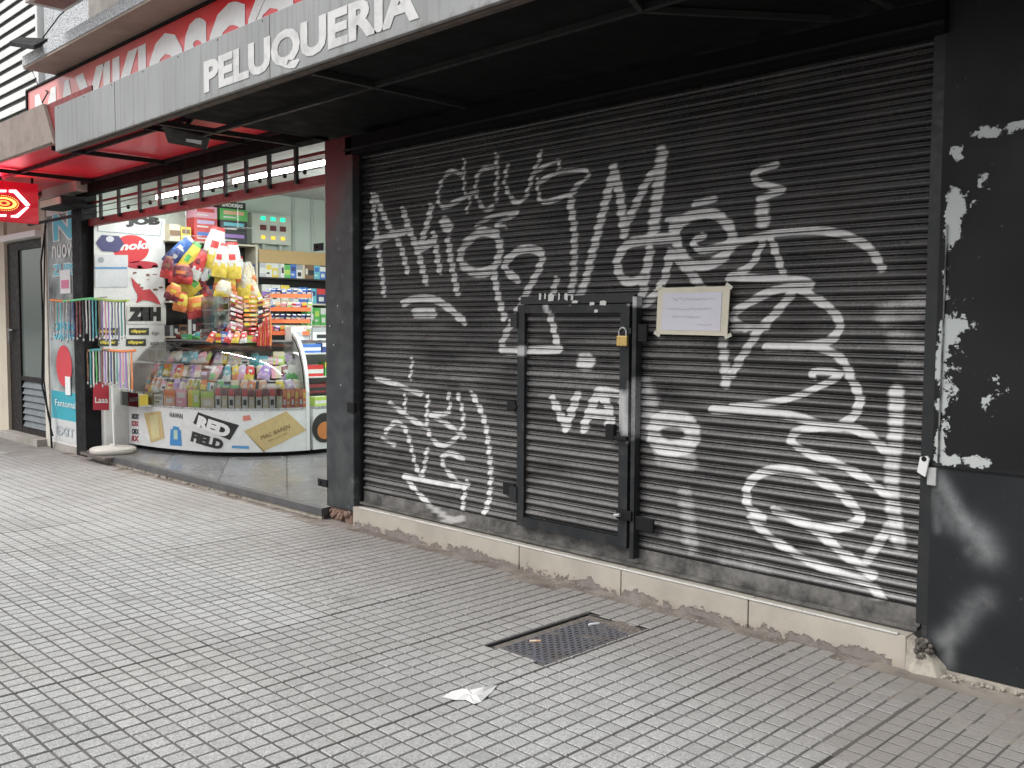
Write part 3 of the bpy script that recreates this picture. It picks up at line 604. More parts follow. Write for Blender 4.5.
spray = [(.035, .8, [(935, 472), (946, 492), (957, 510), (968, 525)]), (.05, .35, [(938, 500), (955, 525)]), (.06, .6, [(968, 528), (982, 540), (986, 552)]), (.03, .4, [(970, 550), (988, 552)]), (.05, .5, [(985, 600), (975, 605), (966, 612)]), (.045, .5, [(968, 615), (955, 632), (944, 640)]), (.03, .35, [(950, 640), (948, 672)]), (.02, .3, [(934, 480), (938, 530)])]
panel('wall_sheet', -1.695, 1.6, .025, 3.3, 4.34, k.m, wallp, peel, spray)
MB().box(-1.695, 1.6, 4.352, 4.5, .025, 3.3).build('wall_core', blackm, wallp)
MB().box(-1.695, 1.6, 4.331, 4.334, .928, .934).build('panel_seam', blackm, wallp)
k2 = N('shiny_edge'); k2.col(k2.mix(k2.ramp(k2.noise(9, 5), .45, .6), (.03, .03, .03), (.25, .26, .25))); k2.set(.35)
MB().bar(onY(947, 225, 4.333), onY(938, 462, 4.333), .003).build('edge_strip', k2.m, wallp)
MB().box(-1.6, 1.6, 4.33, 4.5, -.02, .02).build('wall_footing', rubm, wallp)
rubble('rubble', (-1.35, 4.315, .0), (.25, .015, .012), 40, rubm, wallp, 5)

po = thing('steel_post', (-6.3, 4.4, .1), 'black steel post between the kiosk and the shutter with a reddish tint towards its top', 'post')
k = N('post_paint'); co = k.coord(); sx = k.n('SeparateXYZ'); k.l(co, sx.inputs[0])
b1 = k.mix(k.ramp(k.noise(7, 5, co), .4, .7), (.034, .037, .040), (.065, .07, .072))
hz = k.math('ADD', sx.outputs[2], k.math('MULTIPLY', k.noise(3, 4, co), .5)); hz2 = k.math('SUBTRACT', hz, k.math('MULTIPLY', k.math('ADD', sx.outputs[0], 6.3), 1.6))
b1 = k.mix(k.ramp(hz2, 2.45, 2.85, 0, .85), b1, (.13, .022, .022))  # reddish tint grows towards the top and left of the post
b1 = k.mix(k.ramp(k.noise(5, 6, co, .7), .60, .66, 0, .35), b1, (.22, .23, .23))
k.col(b1); k.set(.4, 0, .3); k.bump(k.noise(50, 3, co), .1, .002)
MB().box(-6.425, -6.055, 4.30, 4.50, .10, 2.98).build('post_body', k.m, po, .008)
rubble('post_foot', (-6.26, 4.34, .05), (.14, .035, .045), 34, brickm, po, 7)
MB().box(-6.40, -6.10, 4.32, 4.46, -.01, .10).build('brick_base', brickm, po, .01)
p = onY(349, 407, 4.29); MB().box(p.x-.02, p.x+.07, 4.285, 4.31, p.z-.04, p.z+.035).build('bracket', blackm, po, .004)
for (px, py) in ((322, 247), (326, 483)):
    p = onY(px, py, 4.31); MB().box(p.x-.09, p.x+.04, 4.29, 4.30, p.z-.03, p.z+.03).tube([(p.x-.05, 4.28, p.z), (p.x-.05, 4.295, p.z)], .012).build('grille_catch', blackm, po, .003)
for (px, py) in ((338, 306), (330, 326), (343, 322), (334, 345), (341, 385)):
    p = onY(px, py, 4.298); MB().tube([(p.x, 4.294, p.z), (p.x, 4.301, p.z)], .008).build('screw_head', steel, po)

# ------------------------------------------------------------------ grey canopy
gc = thing('grey_canopy', (-4, 3.7, 3.0), 'grey sheet metal canopy with PELUQUERIA lettering over the shutter', 'canopy')
FY = 3.05
k = N('fascia_grey'); co = k.coord(); sx = k.n('SeparateXYZ'); k.l(co, sx.inputs[0])
c1 = k.mix(k.ramp(k.noise(1.4, 6, co), .35, .7), (.25, .26, .26), (.31, .32, .32))
st2 = k.noise(1, 5, k.coord((22, 1, 1.2)))
c1 = k.mix(k.ramp(st2, .48, .72, 0, .6), c1, (.16, .15, .135))
ed = k.math('ADD', k.ramp(sx.outputs[2], 3.0, 3.06, .35, 0), k.math('MULTIPLY', k.math('SUBTRACT', k.noise(14, 6, co, .7), .5), 1.2))
c1 = k.mix(k.ramp(ed, .3, .5, 0, .8), c1, (.17, .15, .13))
k.col(c1); k.set(.5); k.bump(k.noise(3, 4, co), .3, .01)
MB().box(-8.59, 2.5, FY, FY+.03, 3.0, 3.375).build('fascia', k.m, gc, .004)
for xx in (-7.35, -5.12, -2.9): MB().box(xx-.002, xx+.002, FY-.002, FY+.0, 3.003, 3.372).build('fascia_seam', M('seam_dark', (.08, .08, .078), .7), gc)
for i in range(14):
    xx = -8.5+i*.55; MB().tube([(xx, FY-.003, 3.355), (xx, FY+.002, 3.355)], .006, 6).build('rivet', M('rivet', (.12, .11, .10), .6), gc)
MB().box(-8.59, 2.5, FY+.03, FY+.07, 2.985, 3.012).build('fascia_lip', M('dark_rust', (.07, .05, .04), .8, dirt=(.15, .11, .08)), gc)
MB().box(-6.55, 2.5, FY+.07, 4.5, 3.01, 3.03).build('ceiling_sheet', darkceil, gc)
ya = onZ(428, 70.7, 2.99).y
beamm = M('ceiling_beam_black', (.02, .02, .02), .5, dirt=(.045, .043, .04), ns=6, spec=.2)
MB().bar((-7, ya, 2.995), (2.5, ya, 2.995), .016, .016).build('beam', beamm, gc)
for px, py in ((402, 92), (900, 10), (218, 132)):
    X = onZ(px, py, 2.99).x
    MB().bar((X, FY+.07, 2.993), (X, 4.3, 2.993), .018, .018).build('cross_beam', beamm, gc)
X = onZ(640, 9, 2.99).x
for sgn in (1,): MB().bar((X, ya, 2.99), (X+.55, 4.28, 2.99), .014, .014).bar((X, ya, 2.99), (X+.2, FY+.07, 2.99), .014, .014).build('brace', beamm, gc)
MB().box(-8.59, 2.5, FY+.03, 4.5, 3.36, 3.37).build('roof_sheet', M('canopy_roof', (.12, .12, .12), .7), gc)
bl, br_, tr_, tl_ = onY(204, 93, FY-.004), onY(419, 21, FY-.004), onY(417, -6, FY-.004), onY(204, 58, FY-.004)
zb, zt = 3.012, 3.252; xa, xb = bl.x, br_.x
lettering('lettering', 'PELUQUERIA', quadmap((xa, FY-.004, zb), (xb, FY-.004, zb), (xb, FY-.004, zt), (xa, FY-.004, zt)), lettering_white, gc, bold=.045)

# ------------------------------------------------------------------ red canopy over the kiosk
rc = thing('red_canopy', (-10, 3.8, 3.1), 'red canopy with dark frame bars and rust stained front over the kiosk', 'canopy')
xt, xbm = onY(43, 104, 3.10).x, onY(54, 138, 3.10).x
mb = MB(); mb.add([(-24, 3.10, 3.10), (xbm, 3.10, 3.10), (xt, 3.10, 3.475), (-24, 3.10, 3.475), (-24, 3.13, 3.10), (xbm, 3.13, 3.10), (xt, 3.13, 3.475), (-24, 3.13, 3.475)], [(0, 1, 2, 3), (7, 6, 5, 4), (1, 5, 6, 2), (3, 2, 6, 7), (0, 4, 5, 1)]); mb.build('fascia', brown_fascia, rc)
MB().box(-24, -8.80, 3.092, 3.10, 3.10, 3.115).build('fascia_edge', M('dark_rust', (.07, .05, .04), .8), rc)
MB().box(-9.3, -8.0, 3.133, 3.145, 3.13, 3.47).build('end_panel', redpaint, rc)
k = N('red_sheet'); co = k.coord(); k.col(k.mix(k.ramp(k.noise(2, 4, co), .4, .7), (.80, .025, .05), (.66, .02, .04))); k.set(.33); k.bump(k.noise(1.5, 3, co), .3, .02)
redsheet = k.m
MB().box(-24, -6.5, 3.14, 4.40, 3.11, 3.125).build('ceiling_sheet', redsheet, rc)
for yy in (3.42, 4.16): MB().bar((-24, yy, 3.09), (-6.56, yy, 3.09), .013, .017).build('frame_bar', blackm, rc)
for xx in (-14.6, -12.6, -10.6, -8.9, -7.4): MB().bar((xx, 3.13, 3.08), (xx, 4.2, 3.08), .012, .02).build('cross_bar', blackm, rc)
MB().box(-24, -6.5, 3.14, 4.4, 3.40, 3.41).build('roof_sheet', M('canopy_roof', (.12, .12, .12), .7), rc)
# floodlight under the canopy at the corner
fl = thing('floodlight', (-7.2, 3.2, 2.95), 'flat black floodlight under the canopy edge above the kiosk', 'lamp')
q = [onZ(162, 126, 2.98), onZ(210, 138, 2.98), onZ(207, 150, 2.93), onZ(168, 143, 2.93)]
c0 = (q[0]+q[1])/2
mb = MB(); mb.add([q[0], q[1], q[2], q[3]]+[v+Vector((0, 0, .05)) for v in q], [(0, 1, 2, 3), (7, 6, 5, 4), (0, 4, 5, 1), (1, 5, 6, 2), (2, 6, 7, 3), (3, 7, 4, 0)]); mb.build('lamp_body', blackm, fl, .004)
mb = MB(); a, b_, c_, d_ = onZ(186, 137, 2.955), onZ(202, 139, 2.955), onZ(201, 143, 2.94), onZ(186, 140, 2.94); z_ = Vector((0, 0, -.012)); mb.quad(a+z_, b_+z_, c_+z_, d_+z_); mb.build('lamp_glass', plain((.45, .45, .45)), fl)
MB().bar(c0+Vector((0, 0, .05)), c0+Vector((.05, .05, .14)), .012).build('bracket', blackm, fl)

# ------------------------------------------------------------------ upper storey: sign, slab, louvres
sg = thing('shop_sign', (-9.8, 4.3, 3.5), 'long red sign with white MAXIKIOSCO letters above the canopies', 'sign')
k = N('red_acrylic'); co = k.coord(); sx = k.n('SeparateXYZ'); k.l(co, sx.inputs[0]); sky_fade = k.ramp(k.math('ADD', sx.outputs[0], k.math('MULTIPLY', k.noise(1.2, 3, co), 1.5)), -10.5, -7.2)
k.col(k.mix(sky_fade, (.86, .30, .28), (.88, .04, .05))); k.set(.16)  # pale sky reflection towards the left is put into the red colour
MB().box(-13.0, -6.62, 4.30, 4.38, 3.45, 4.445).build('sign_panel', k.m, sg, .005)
MB().box(-13.03, -6.59, 4.28, 4.4, 4.445, 4.47).box(-13.04, -13.0, 4.28, 4.4, 3.45, 4.445).build('sign_frame', blackm, sg, .003)
lettering('lettering', 'MAXIKIOSCO', quadmap((-12.75, 4.296, 3.50), (-6.80, 4.296, 3.50), (-6.80, 4.296, 4.37), (-12.75, 4.296, 4.37)), M('sign_white', (.92, .91, .90), .25, dirt=(.88, .84, .83), ns=2), sg, bold=.045)
ub = thing('upper_building', (-11, 4.6, 3.5), 'upper storey of the building with concrete slabs and pebble dash wall above the red sign', 'building')
soff = M('brown_soffit', (.36, .29, .24), .8, dirt=(.17, .14, .12), amt=.6, ns=1.5)
oy = onZ(25, 70, 4.47); oy2 = onZ(150, 0, 4.47)
ys = (oy.y+oy2.y)/2
MB().box(oy.x, -5.9, ys, 4.9, 4.475, 4.50).build('balcony_soffit', soff, ub)
k = N('pebble_dash'); co = k.coord(); vo = k.n('TexVoronoi'); vo.inputs['Scale'].default_value = 45; k.l(co, vo.inputs['Vector'])
k.col(k.mix(vo.outputs['Distance'], (.82, .83, .83), (.3, .33, .36))); k.set(.9); k.bump(vo.outputs['Distance'], 1, .01); pebble = k.m
MB().box(oy.x-.01, -5.9, ys-.01, 4.9, 4.50, 4.62).build('balcony_slab', pebble, ub, .006)
MB().box(oy.x+.6, -12.05, 4.5, 4.9, 3.45, 4.475).build('sign_side_wall', concrete, ub)
MB().box(-13.3, -11.3, 4.62, 5.2, 3.4, 8).build('wall', pebble, ub)
MB().box(-6.6, 3, 4.3, 5.2, 3.05, 8).build('wall', blackm, ub)
MB().box(-11.3, -6.6, 4.41, 5.2, 3.42, 8).build('wall', concrete, ub)
# louvred screen further along
lv = thing('louvre_screen', (-16, 4.7, 3.4), 'large white horizontal louvre screen at the upper left above the red canopy', 'louvre')
lm = M('louvre_white', (.86, .87, .85), .45, dirt=(.6, .61, .58), amt=.5, ns=2)
mb = MB(); z = 3.3; X1 = onY(44, 60, 4.65).x
MB().box(X1-.03, X1+.04, 4.56, 4.72, 3.1, 9).build('frame_post', lm, lv, .004)
while z < 9:
    mb.box(-26, X1-.03, 4.60, 4.612, z, z+.10); z += .165
mb.build('louvre_blades', lm, lv)
MB().box(-26, X1-.03, 4.64, 4.68, 3.1, 9).build('backing', M('louvre_back', (.16, .17, .155), .7), lv)
# wall floodlight on an arm
af = thing('floodlight', onY(25, 45, 4.2), 'weathered square floodlight on an arm in front of the white louvres', 'lamp')
q = [onZ(9, 46, 4.55), onZ(17, 41, 4.55), onZ(50, 42, 4.55), onZ(36, 49, 4.55)]
q = [onY(9, 46, 3.75), onY(18, 41, 3.95), onY(48, 43, 4.0), onY(34, 50, 3.8)]
mb = MB(); mb.add([*q, *[v+Vector((0, 0, .05)) for v in q]], [(0, 1, 2, 3), (7, 6, 5, 4), (0, 4, 5, 1), (1, 5, 6, 2), (2, 6, 7, 3), (3, 7, 4, 0)]); mb.build('lamp_head', blackm, af, .006)
lo = [v.lerp((q[0]+q[2])/2, .28)+Vector((0, 0, -.006)) for v in q]; MB().quad(*lo).build('lamp_glass', plain((.42, .24, .2)), af)
MB().tube([onY(38, 46, 3.9), onY(50, 43, 4.0), onY(62, 47, 4.4), onY(68, 50, 4.62)], .02).build('arm', steel, af)
# second sign higher up
s2 = thing('upper_sign', onY(95, 0, 3.9), 'underside of a red and white sign box above the upper balcony', 'sign')
A, B, Cc, D = onY(60, 11, 3.9), onY(112, 14, 3.9), onY(150, -8, 3.9), onY(88, -8, 3.9)
zq = A.z
MB().box(A.x, A.x+2.2, 3.55, 3.95, zq, zq+.6).build('sign_box', [M('sign_cream', (.62, .58, .54), .6)], s2, .006)
MB().box(A.x+.05, A.x+2.15, 3.543, 3.549, zq+.02, zq+.5).build('sign_face', redpaint, s2)
MB().box(A.x+.1, A.x+2.1, 3.60, 3.90, zq-.006, zq-.002).build('sign_underside', M('red_underside', (.3, .12, .1), .7, dirt=(.15, .09, .08)), s2)
for (nm, pts, r_) in (('cable', [onY(85, -5, 4.2), onY(60, 15, 4.3), onY(45, 35, 4.4), onY(38, 45, 4.2), onY(32, 70, 4.4), onY(38, 85, 4.4), onY(48, 92, 4.28), onY(42, 103, 4.2)], .008),):
    mb = MB().tube(pts, r_, 6); tag(mb.build('power_cable', blackm), 'thin black cable running down past the floodlight on the upper facade', 'cable')
mb = MB().tube([onY(268, 0-8, 4.0), onY(255, 22, 4.0), onY(215, 55, 3.9), onY(195, 66, 3.8)], .004, 5); tag(mb.build('thin_wire', steel), 'thin pale wire hanging across the red sign', 'cable')

# ------------------------------------------------------------------ left part: cream wall, door, poster column, post
lw = thing('cream_wall', (-16, 4.35, 0), 'cream plastered wall at the far left edge beside the dark door', 'wall')
Xd0, Xd1 = onY(8, 400, 4.3).x, onY(46, 437, 4.3).x
MB().box(-24, Xd0, 4.30, 4.9, -.01, 3.1).build('wall_face', cream, lw, .004)
MB().box(Xd0, Xd1, 4.34, 4.9, 2.62, 3.1).build('wall_head', cream, lw)
MB().box(Xd1, onY(50, 437, 4.3).x, 4.30, 4.6, 0, 3.1).build('wall_pier', M('cream_pier', (.6, .57, .5), .7), lw, .004)
gd = thing('glazed_door', ((Xd0+Xd1)/2, 4.36, .1), 'dark framed glass door with grey louvred lower panel at the far left', 'door')
MB().box(Xd0, Xd0+.42, 4.34, 4.40, .08, 2.60).box(Xd1-.06, Xd1, 4.34, 4.40, .08, 2.60).box(Xd0+.42, Xd1-.06, 4.341, 4.399, 2.50, 2.60).box(Xd0+.42, Xd1-.06, 4.341, 4.399, .08, .16).box(Xd0+.42, Xd1-.06, 4.345, 4.395, .78, .84).build('door_frame', M('door_black', (.014, .012, .012), .45, spec=.2), gd, .003)
k = N('dark_glass'); k.col((.12, .15, .14)); k.set(.12); k.b.inputs['Specular IOR Level'].default_value = .8
MB().box(Xd0+.42, Xd1-.06, 4.365, 4.375, .84, 2.50).build('door_glass', k.m, gd)
mb = MB()
for i in range(7): z = .17+i*.087; mb.add([(Xd0+.44, 4.375, z+.07), (Xd1-.08, 4.375, z+.07), (Xd1-.08, 4.345, z), (Xd0+.44, 4.345, z)], [(0, 1, 2, 3)])
mb.box(Xd0+.42, Xd1-.06, 4.385, 4.39, .16, .78); mb.build('louvre_panel', M('louvre_grey', (.13, .15, .16), .4), gd)
p = onY(12, 335, 4.33); MB().bar((p.x-.02, 4.30, p.z-.09), (p.x-.02, 4.30, p.z+.09), .012).bar((p.x-.02, 4.34, p.z+.06), (p.x-.02, 4.30, p.z+.06), .01).bar((p.x-.02, 4.30, p.z+.07), (p.x+.12, 4.30, p.z+.07), .01).build('door_handle', steel, gd)
MB().box(Xd0-.05, Xd1+.03, 4.18, 4.36, -.01, .085).build('threshold', concrete, gd, .006)
MB().box(Xd0+.1, Xd1+.02, 4.22, 4.34, 2.62, 2.70).build('door_hood', whitew, gd, .004)
tag(MB().tube([onY(46, 222, 4.22), onY(41, 262, 4.24), onY(43, 330, 4.24), onY(42, 385, 4.2), onY(50, 420, 4.2), onY(52, 448, 4.26)], .011, 6).tube([onY(45, 225, 4.2), onY(44, 300, 4.2), onY(44, 380, 4.2), onY(48, 415, 4.2), onY(53, 436, 4.2)], .009, 6).build('drooping_cable', blackm), 'black cable hanging down beside the glass door', 'cable')
# poster column
pc = thing('poster_case', (-12.1, 4.3, 0), 'narrow upright case with blue and black vape posters between door and kiosk', 'poster case')
Xa, Xb = onY(51, 437, 4.28).x, onY(78, 450, 4.28).x
MB().box(Xa, Xb, 4.29, 4.42, .08, 3.08).build('case_body', whitew, pc, .004)
MB().box(Xa-.01, Xb, 4.28, 4.42, -.01, .08).build('case_foot', concrete, pc, .006)
def P4(px, py): p = onY(px, py, 4.28); return p
def region(nm, y0, y1, m, i=0, x0=Xa+.03, x1=Xb-.02):
    z1 = onY(64, y0, 4.28).z; z0 = onY(64, y1, 4.28).z; MB().box(x0, x1, 4.284-i*.003, 4.287-i*.003, z0, z1).build(nm, m, pc); return z0, z1
k = N('smoke_poster'); co = k.coord(); k.col(k.mix(k.ramp(k.noise(2.2, 5, co), .35, .65), (.05, .06, .06), (.45, .5, .5))); k.set(.25)
region('poster', 213, 392, k.m)
region('poster', 392, 420, plain((.03, .36, .45)))
region('poster', 420, 442, plain((.58, .6, .6)))
cy = plain((.1, .55, .72)); wh = plain((.8, .82, .82))
def case_text(txt, x0, x1, y0, y1, m, bold=.02, i=2):
    a = onY(x0, y0, 4.28-i*.002); b_ = onY(x1, y1, 4.28-i*.002); Y = 4.28-i*.002
    lettering('poster_lettering', txt, quadmap((a.x, Y, b_.z), (b_.x, Y, b_.z), (b_.x, Y, a.z), (a.x, Y, a.z)), m, pc, bold)
case_text('N', 52, 74, 214, 239, wh, .09, 1); case_text('N', 53, 73, 215, 238, cy, .04, 2)
case_text('nuova', 52, 76, 246, 256, wh, .01); case_text('ZUPS', 52, 76, 264, 275, wh, .07, 1); case_text('ZUPS', 53, 75, 265, 274, cy, .02, 2)
case_text('OPEN', 53, 74, 322, 331, cy, .03); case_text('VAPES', 53, 74, 333, 340, cy, .03); case_text('Fantomal', 55, 76, 399, 409, wh, .0, 3); case_text('EXIT', 56, 74, 425, 438, plain((.45, .5, .52)), .03, 2)
a = onY(66, 280, 4.28); MB().box(a.x-.17, a.x+.15, 4.272, 4.278, a.z-.16, a.z+.12).build('price_card', wh, pc); MB().box(a.x-.13, a.x+.11, 4.268, 4.271, a.z-.1, a.z+.0).build('price_card', plain((.7, .2, .35)), pc)
a = onY(64, 366, 4.28); o = MB().lathe((0, 0, 0), [(0, 0), (.25, 0)], 28).build('red_badge', plain((.62, .05, .07)), pc)
o.matrix_parent_inverse = Matrix.Translation(pc.location).inverted() @ Matrix.Translation((a.x, 4.279, a.z)) @ Matrix.Rotation(math.pi/2, 4, 'X')
a = onY(68, 385, 4.27); MB().box(a.x-.09, a.x+.07, 4.27, 4.275, a.z-.12, a.z+.1).build('price_card', wh, pc)
# awning lamp box above the column
lb = thing('box_lamp', onY(62, 200, 4.1), 'cream box lamp with dark frame over the poster case', 'lamp')
a, b_ = onY(50, 210, 4.05), onY(72, 205, 4.05)
MB().box(a.x, b_.x, 3.95, 4.2, a.z-.01, a.z+.10).build('lamp_frame', blackm, lb, .004)
MB().box(a.x+.04, b_.x-.04, 3.93, 3.949, a.z+.012, a.z+.085).build('lamp_diffuser', plain((.72, .68, .58)), lb)
MB().box(a.x-.4, b_.x, 4.10, 4.27, a.z+.16, a.z+.36).build('housing', plain((.5, .46, .42)), lb, .004)
MB().bar((a.x-.5, 3.98, a.z-.14), (b_.x+.2, 3.98, a.z-.14), .014).build('support_bar', blackm, lb)
# black left post of the kiosk
bp = tag(MB().box(Xb+.005, onY(88, 450, 4.28).x, 4.26, 4.44, .0, 3.08).build('black_post', blackm, None, .006), 'square black post at the left end of the kiosk opening', 'post')

# blade sign with LEDs
bs = thing('led_sign', (-11.1, 3.5, 3.06), 'glowing red arrow shaped sign hanging under the red canopy at the left', 'sign')
BX = -11.1
e1 = onX(38, 185, BX); yb = e1.y; zt = 3.05; zb = onX(38, 224, BX).z
k = N('led_red_face'); co = k.coord(); k.col((.30, .005, .02)); k.set(.3); k.b.inputs['Emission Color'].default_value = (1, .01, .03, 1); k.b.inputs['Emission Strength'].default_value = .17
MB().box(BX-.06, BX, 2.95, yb, zb, zt).build('sign_box', k.m, bs, .006)
ledw = emit('led_white', (1, .62, .68), 3.0); ledy = emit('led_yellow', (1, .55, .10), 1.7)
fx = BX+.006
def ed_(px, py): p = onX(px, py, fx); return (fx, p.y, p.z)
for pts in ([(9, 190), (16, 190), (30, 205), (26, 206), (14, 193), (9, 192)], [(26, 207), (29, 207), (18, 217.5), (11, 217), (11, 215.5), (16, 215)], [(-14, 190), (6, 190), (6, 192), (-14, 192)], [(-14, 214.5), (6, 214.5), (6, 216.5), (-14, 216.5)]):
    poly('led_arrow', [ed_(*q) for q in pts], ledw, bs, .006, (1, 0, 0))
def oval(c, rx, rz, w_, m, nm, x=fx):
    n = 30; mb = MB(); v = []
    for i in range(n):
        t = i*2*math.pi/n
        for s_ in (1, 1-w_): v.append((x, c[1]+rx*s_*math.cos(t), c[2]+rz*s_*math.sin(t)))
    mb.add(v, [(2*i, 2*((i+1) % n), 2*((i+1) % n)+1, 2*i+1) for i in range(n)]); mb.build(nm, m, bs)
cc = ed_(4, 203); oval(cc, .125, .062, .28, ledy, 'led_oval'); oval(cc, .06, .03, .5, emit('led_orange', (1, .25, .05), 1.6), 'led_oval')
mb = MB()
for i in range(40):
    t = i*2*math.pi/40; yy = cc[1]+.142*math.cos(t); zz = cc[2]+.078*math.sin(t); mb.box(fx, fx+.003, yy-.004, yy+.004, zz-.003, zz+.003)
mb.build('led_dots', ledy, bs)
MB().bar((BX-.03, 3.1, zt), (BX-.03, 3.1, 3.11), .01).bar((BX-.03, yb-.05, zt), (BX-.03, yb-.05, 3.11), .01).build('hanger', blackm, bs)
L = bpy.data.lights.new('led_glow', 'AREA'); L.energy = 6; L.color = (1, .05, .10); L.size = .7; L.size_y = .3; L.shape = 'RECTANGLE'
lo_ = bpy.data.objects.new('led_glow', L); C.objects.link(lo_); lo_.location = (BX+.03, 3.35, 2.88); lo_.rotation_euler = (0, math.radians(-115), 0); lo_.parent = bs; lo_.matrix_parent_inverse = Matrix.Translation(bs.location).inverted()

# ------------------------------------------------------------------ kiosk room
FZ = .085
k = N('kiosk_floor'); co = k.coord(); br1 = k.n('TexBrick'); br1.offset = .5; br1.inputs['Scale'].default_value = 1; br1.inputs['Brick Width'].default_value = .95; br1.inputs['Row Height'].default_value = .62; br1.inputs['Mortar Size'].default_value = .008
mp = k.n('Mapping'); mp.inputs['Rotation'].default_value = (0, 0, .55); k.l(k.n('TexCoord').outputs['Object'], mp.inputs[0]); k.l(mp.outputs[0], br1.inputs['Vector'])
br1.inputs['Color1'].default_value = (.115, .115, .12, 1); br1.inputs['Color2'].default_value = (.16, .16, .165, 1); br1.inputs['Mortar'].default_value = (.04, .04, .04, 1)
k.col(k.mix(k.ramp(k.noise(3, 6, co), .5, .75, 0, .5), br1.outputs[0], (.12, .12, .12))); k.set(k.ramp(k.noise(2, 5, co),   .3, .7, .18, .4))
fo = MB().box(-11.3, -6.43, 4.27, 4.52, -.01, FZ).box(-11.3, -6.14, 4.52, 7.9, -.01, FZ).build('kiosk_floor', k.m); fo['kind'] = 'structure'
sp = thing('kiosk_sill', (-8.8, 4.27, 0), 'dark grey metal threshold strip with crumbling mortar below it along the kiosk front', 'sill')
MB().box(-11.0, -6.40, 4.235, 4.30, .028, FZ+.006).build('sill_strip', M('sill_dark', (.075, .075, .08), .4, dirt=(.14, .135, .13)), sp, .004)
rubble('mortar_edge', (-9.2, 4.245, .005), (1.6, .014, .012), 90, rubm, sp, 13)
MB().box(-11.0, -6.42, 4.25, 4.27, -.01, .03).build('mortar_bed', rubm, sp)
kr = thing('kiosk_room', (-9, 6, 0), 'pale green interior walls and ceiling of the lit corner kiosk', 'shop')
MB().box(-11.35, -11.30, 4.44, 7.9, FZ, 3.25).build('side_wall', palegreen, kr)
MB().box(-11.30, -6.1, 7.85, 7.9, FZ, 3.25).build('back_wall', palegreen, kr)
MB().box(-6.14, -6.10, 4.5, 7.85, FZ, 3.25).build('party_wall', palegreen, kr)
MB().box(-11.35, -6.1, 4.44, 7.9, 3.25, 3.28).build('ceiling', M('white_ceiling', (.55, .55, .53), .8), kr)
for px in (293, 312):
    p = onX(px, 220, -11.29); MB().tube([(-11.29, p.y, 2.4), (-11.29, p.y, 3.25)], .022, 8).build('conduit', plain((.55, .6, .56)), kr)
# lintel beams and grille track
lt_ = thing('lintel_frame', (-8.9, 4.4, 2.7), 'dull red lintel beams with black lattice bars above the kiosk opening', 'lintel')
MB().box(-11.32, -6.43, 4.34, 4.42, 2.655, 2.735).build('lower_beam', redpaint, lt_, .004)
MB().box(-11.32, -6.43, 4.37, 4.39, 2.905, 2.93).build('upper_beam', redpaint, lt_, .004)
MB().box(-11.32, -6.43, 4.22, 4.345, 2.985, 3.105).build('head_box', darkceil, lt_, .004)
mb = MB()
for px in (101, 119, 140, 160, 181, 202, 226, 247, 270, 297): X = onY(px, 190, 4.32).x; mb.box(X-.018, X+.018, 4.30, 4.33, 2.69, 2.99)
mb.build('lattice_bars', iron, lt_, .003)
MB().box(-11.3, -6.48, 4.31, 4.318, 2.845, 2.853).box(-11.3, -6.48, 4.31, 4.318, 2.78, 2.786).build('lattice_rods', iron, lt_)
mb = MB()
for px in (128, 150, 175, 213, 236, 260, 285, 305): X = onY(px, 190, 4.33).x; mb.lathe((X, 4.33, 2.755), [(0, 0), (.018, .01), (.018, .04), (0, .05)], 8)
mb.build('roller_wheels', blackm, lt_)
# fluorescent tubes
tubem = emit('tube_glow', (.93, 1, .97), 26.0)
for i, (xa, xb, lb_) in enumerate(((-10.9, -9.35, 'left fluorescent tube lamp under the kiosk ceiling'), (-9.1, -6.7, 'right fluorescent tube lamp under the kiosk ceiling'), (-9.6, -7.4, 'rear kiosk tube fixture, its strong glow added to brighten the wall'))):
    ly = 5.0 if i < 2 else 6.5  # rear fixture is given added light to brighten the pale wall
    t = thing('tube_lamp', ((xa+xb)/2, ly, 3.05), lb_, 'lamp', 'fluorescent tube lamps in the kiosk')
    MB().tube([(xa, ly, 3.01), (xb, ly, 3.01)], .015, 10).build('tube', tubem, t)
    MB().box(xa-.05, xb+.05, ly-.02, ly+.05, 3.035, 3.09).box(xa-.05, xa-.02, ly-.015, ly+.015, 2.985, 3.035).box(xb+.02, xb+.05, ly-.015, ly+.015, 2.985, 3.035).build('lamp_body', whitew, t, .003)
    L = bpy.data.lights.new('tube_light', 'AREA'); L.energy = (7, 7, 22)[i]*(xb-xa); L.color = (.95, 1, .97); L.shape = 'RECTANGLE'; L.size = xb-xa; L.size_y = .05
    q = bpy.data.objects.new('tube_light', L); C.objects.link(q); q.location = ((xa+xb)/2, ly, 2.975); q.parent = t; q.matrix_parent_inverse = Matrix.Translation(t.location).inverted()
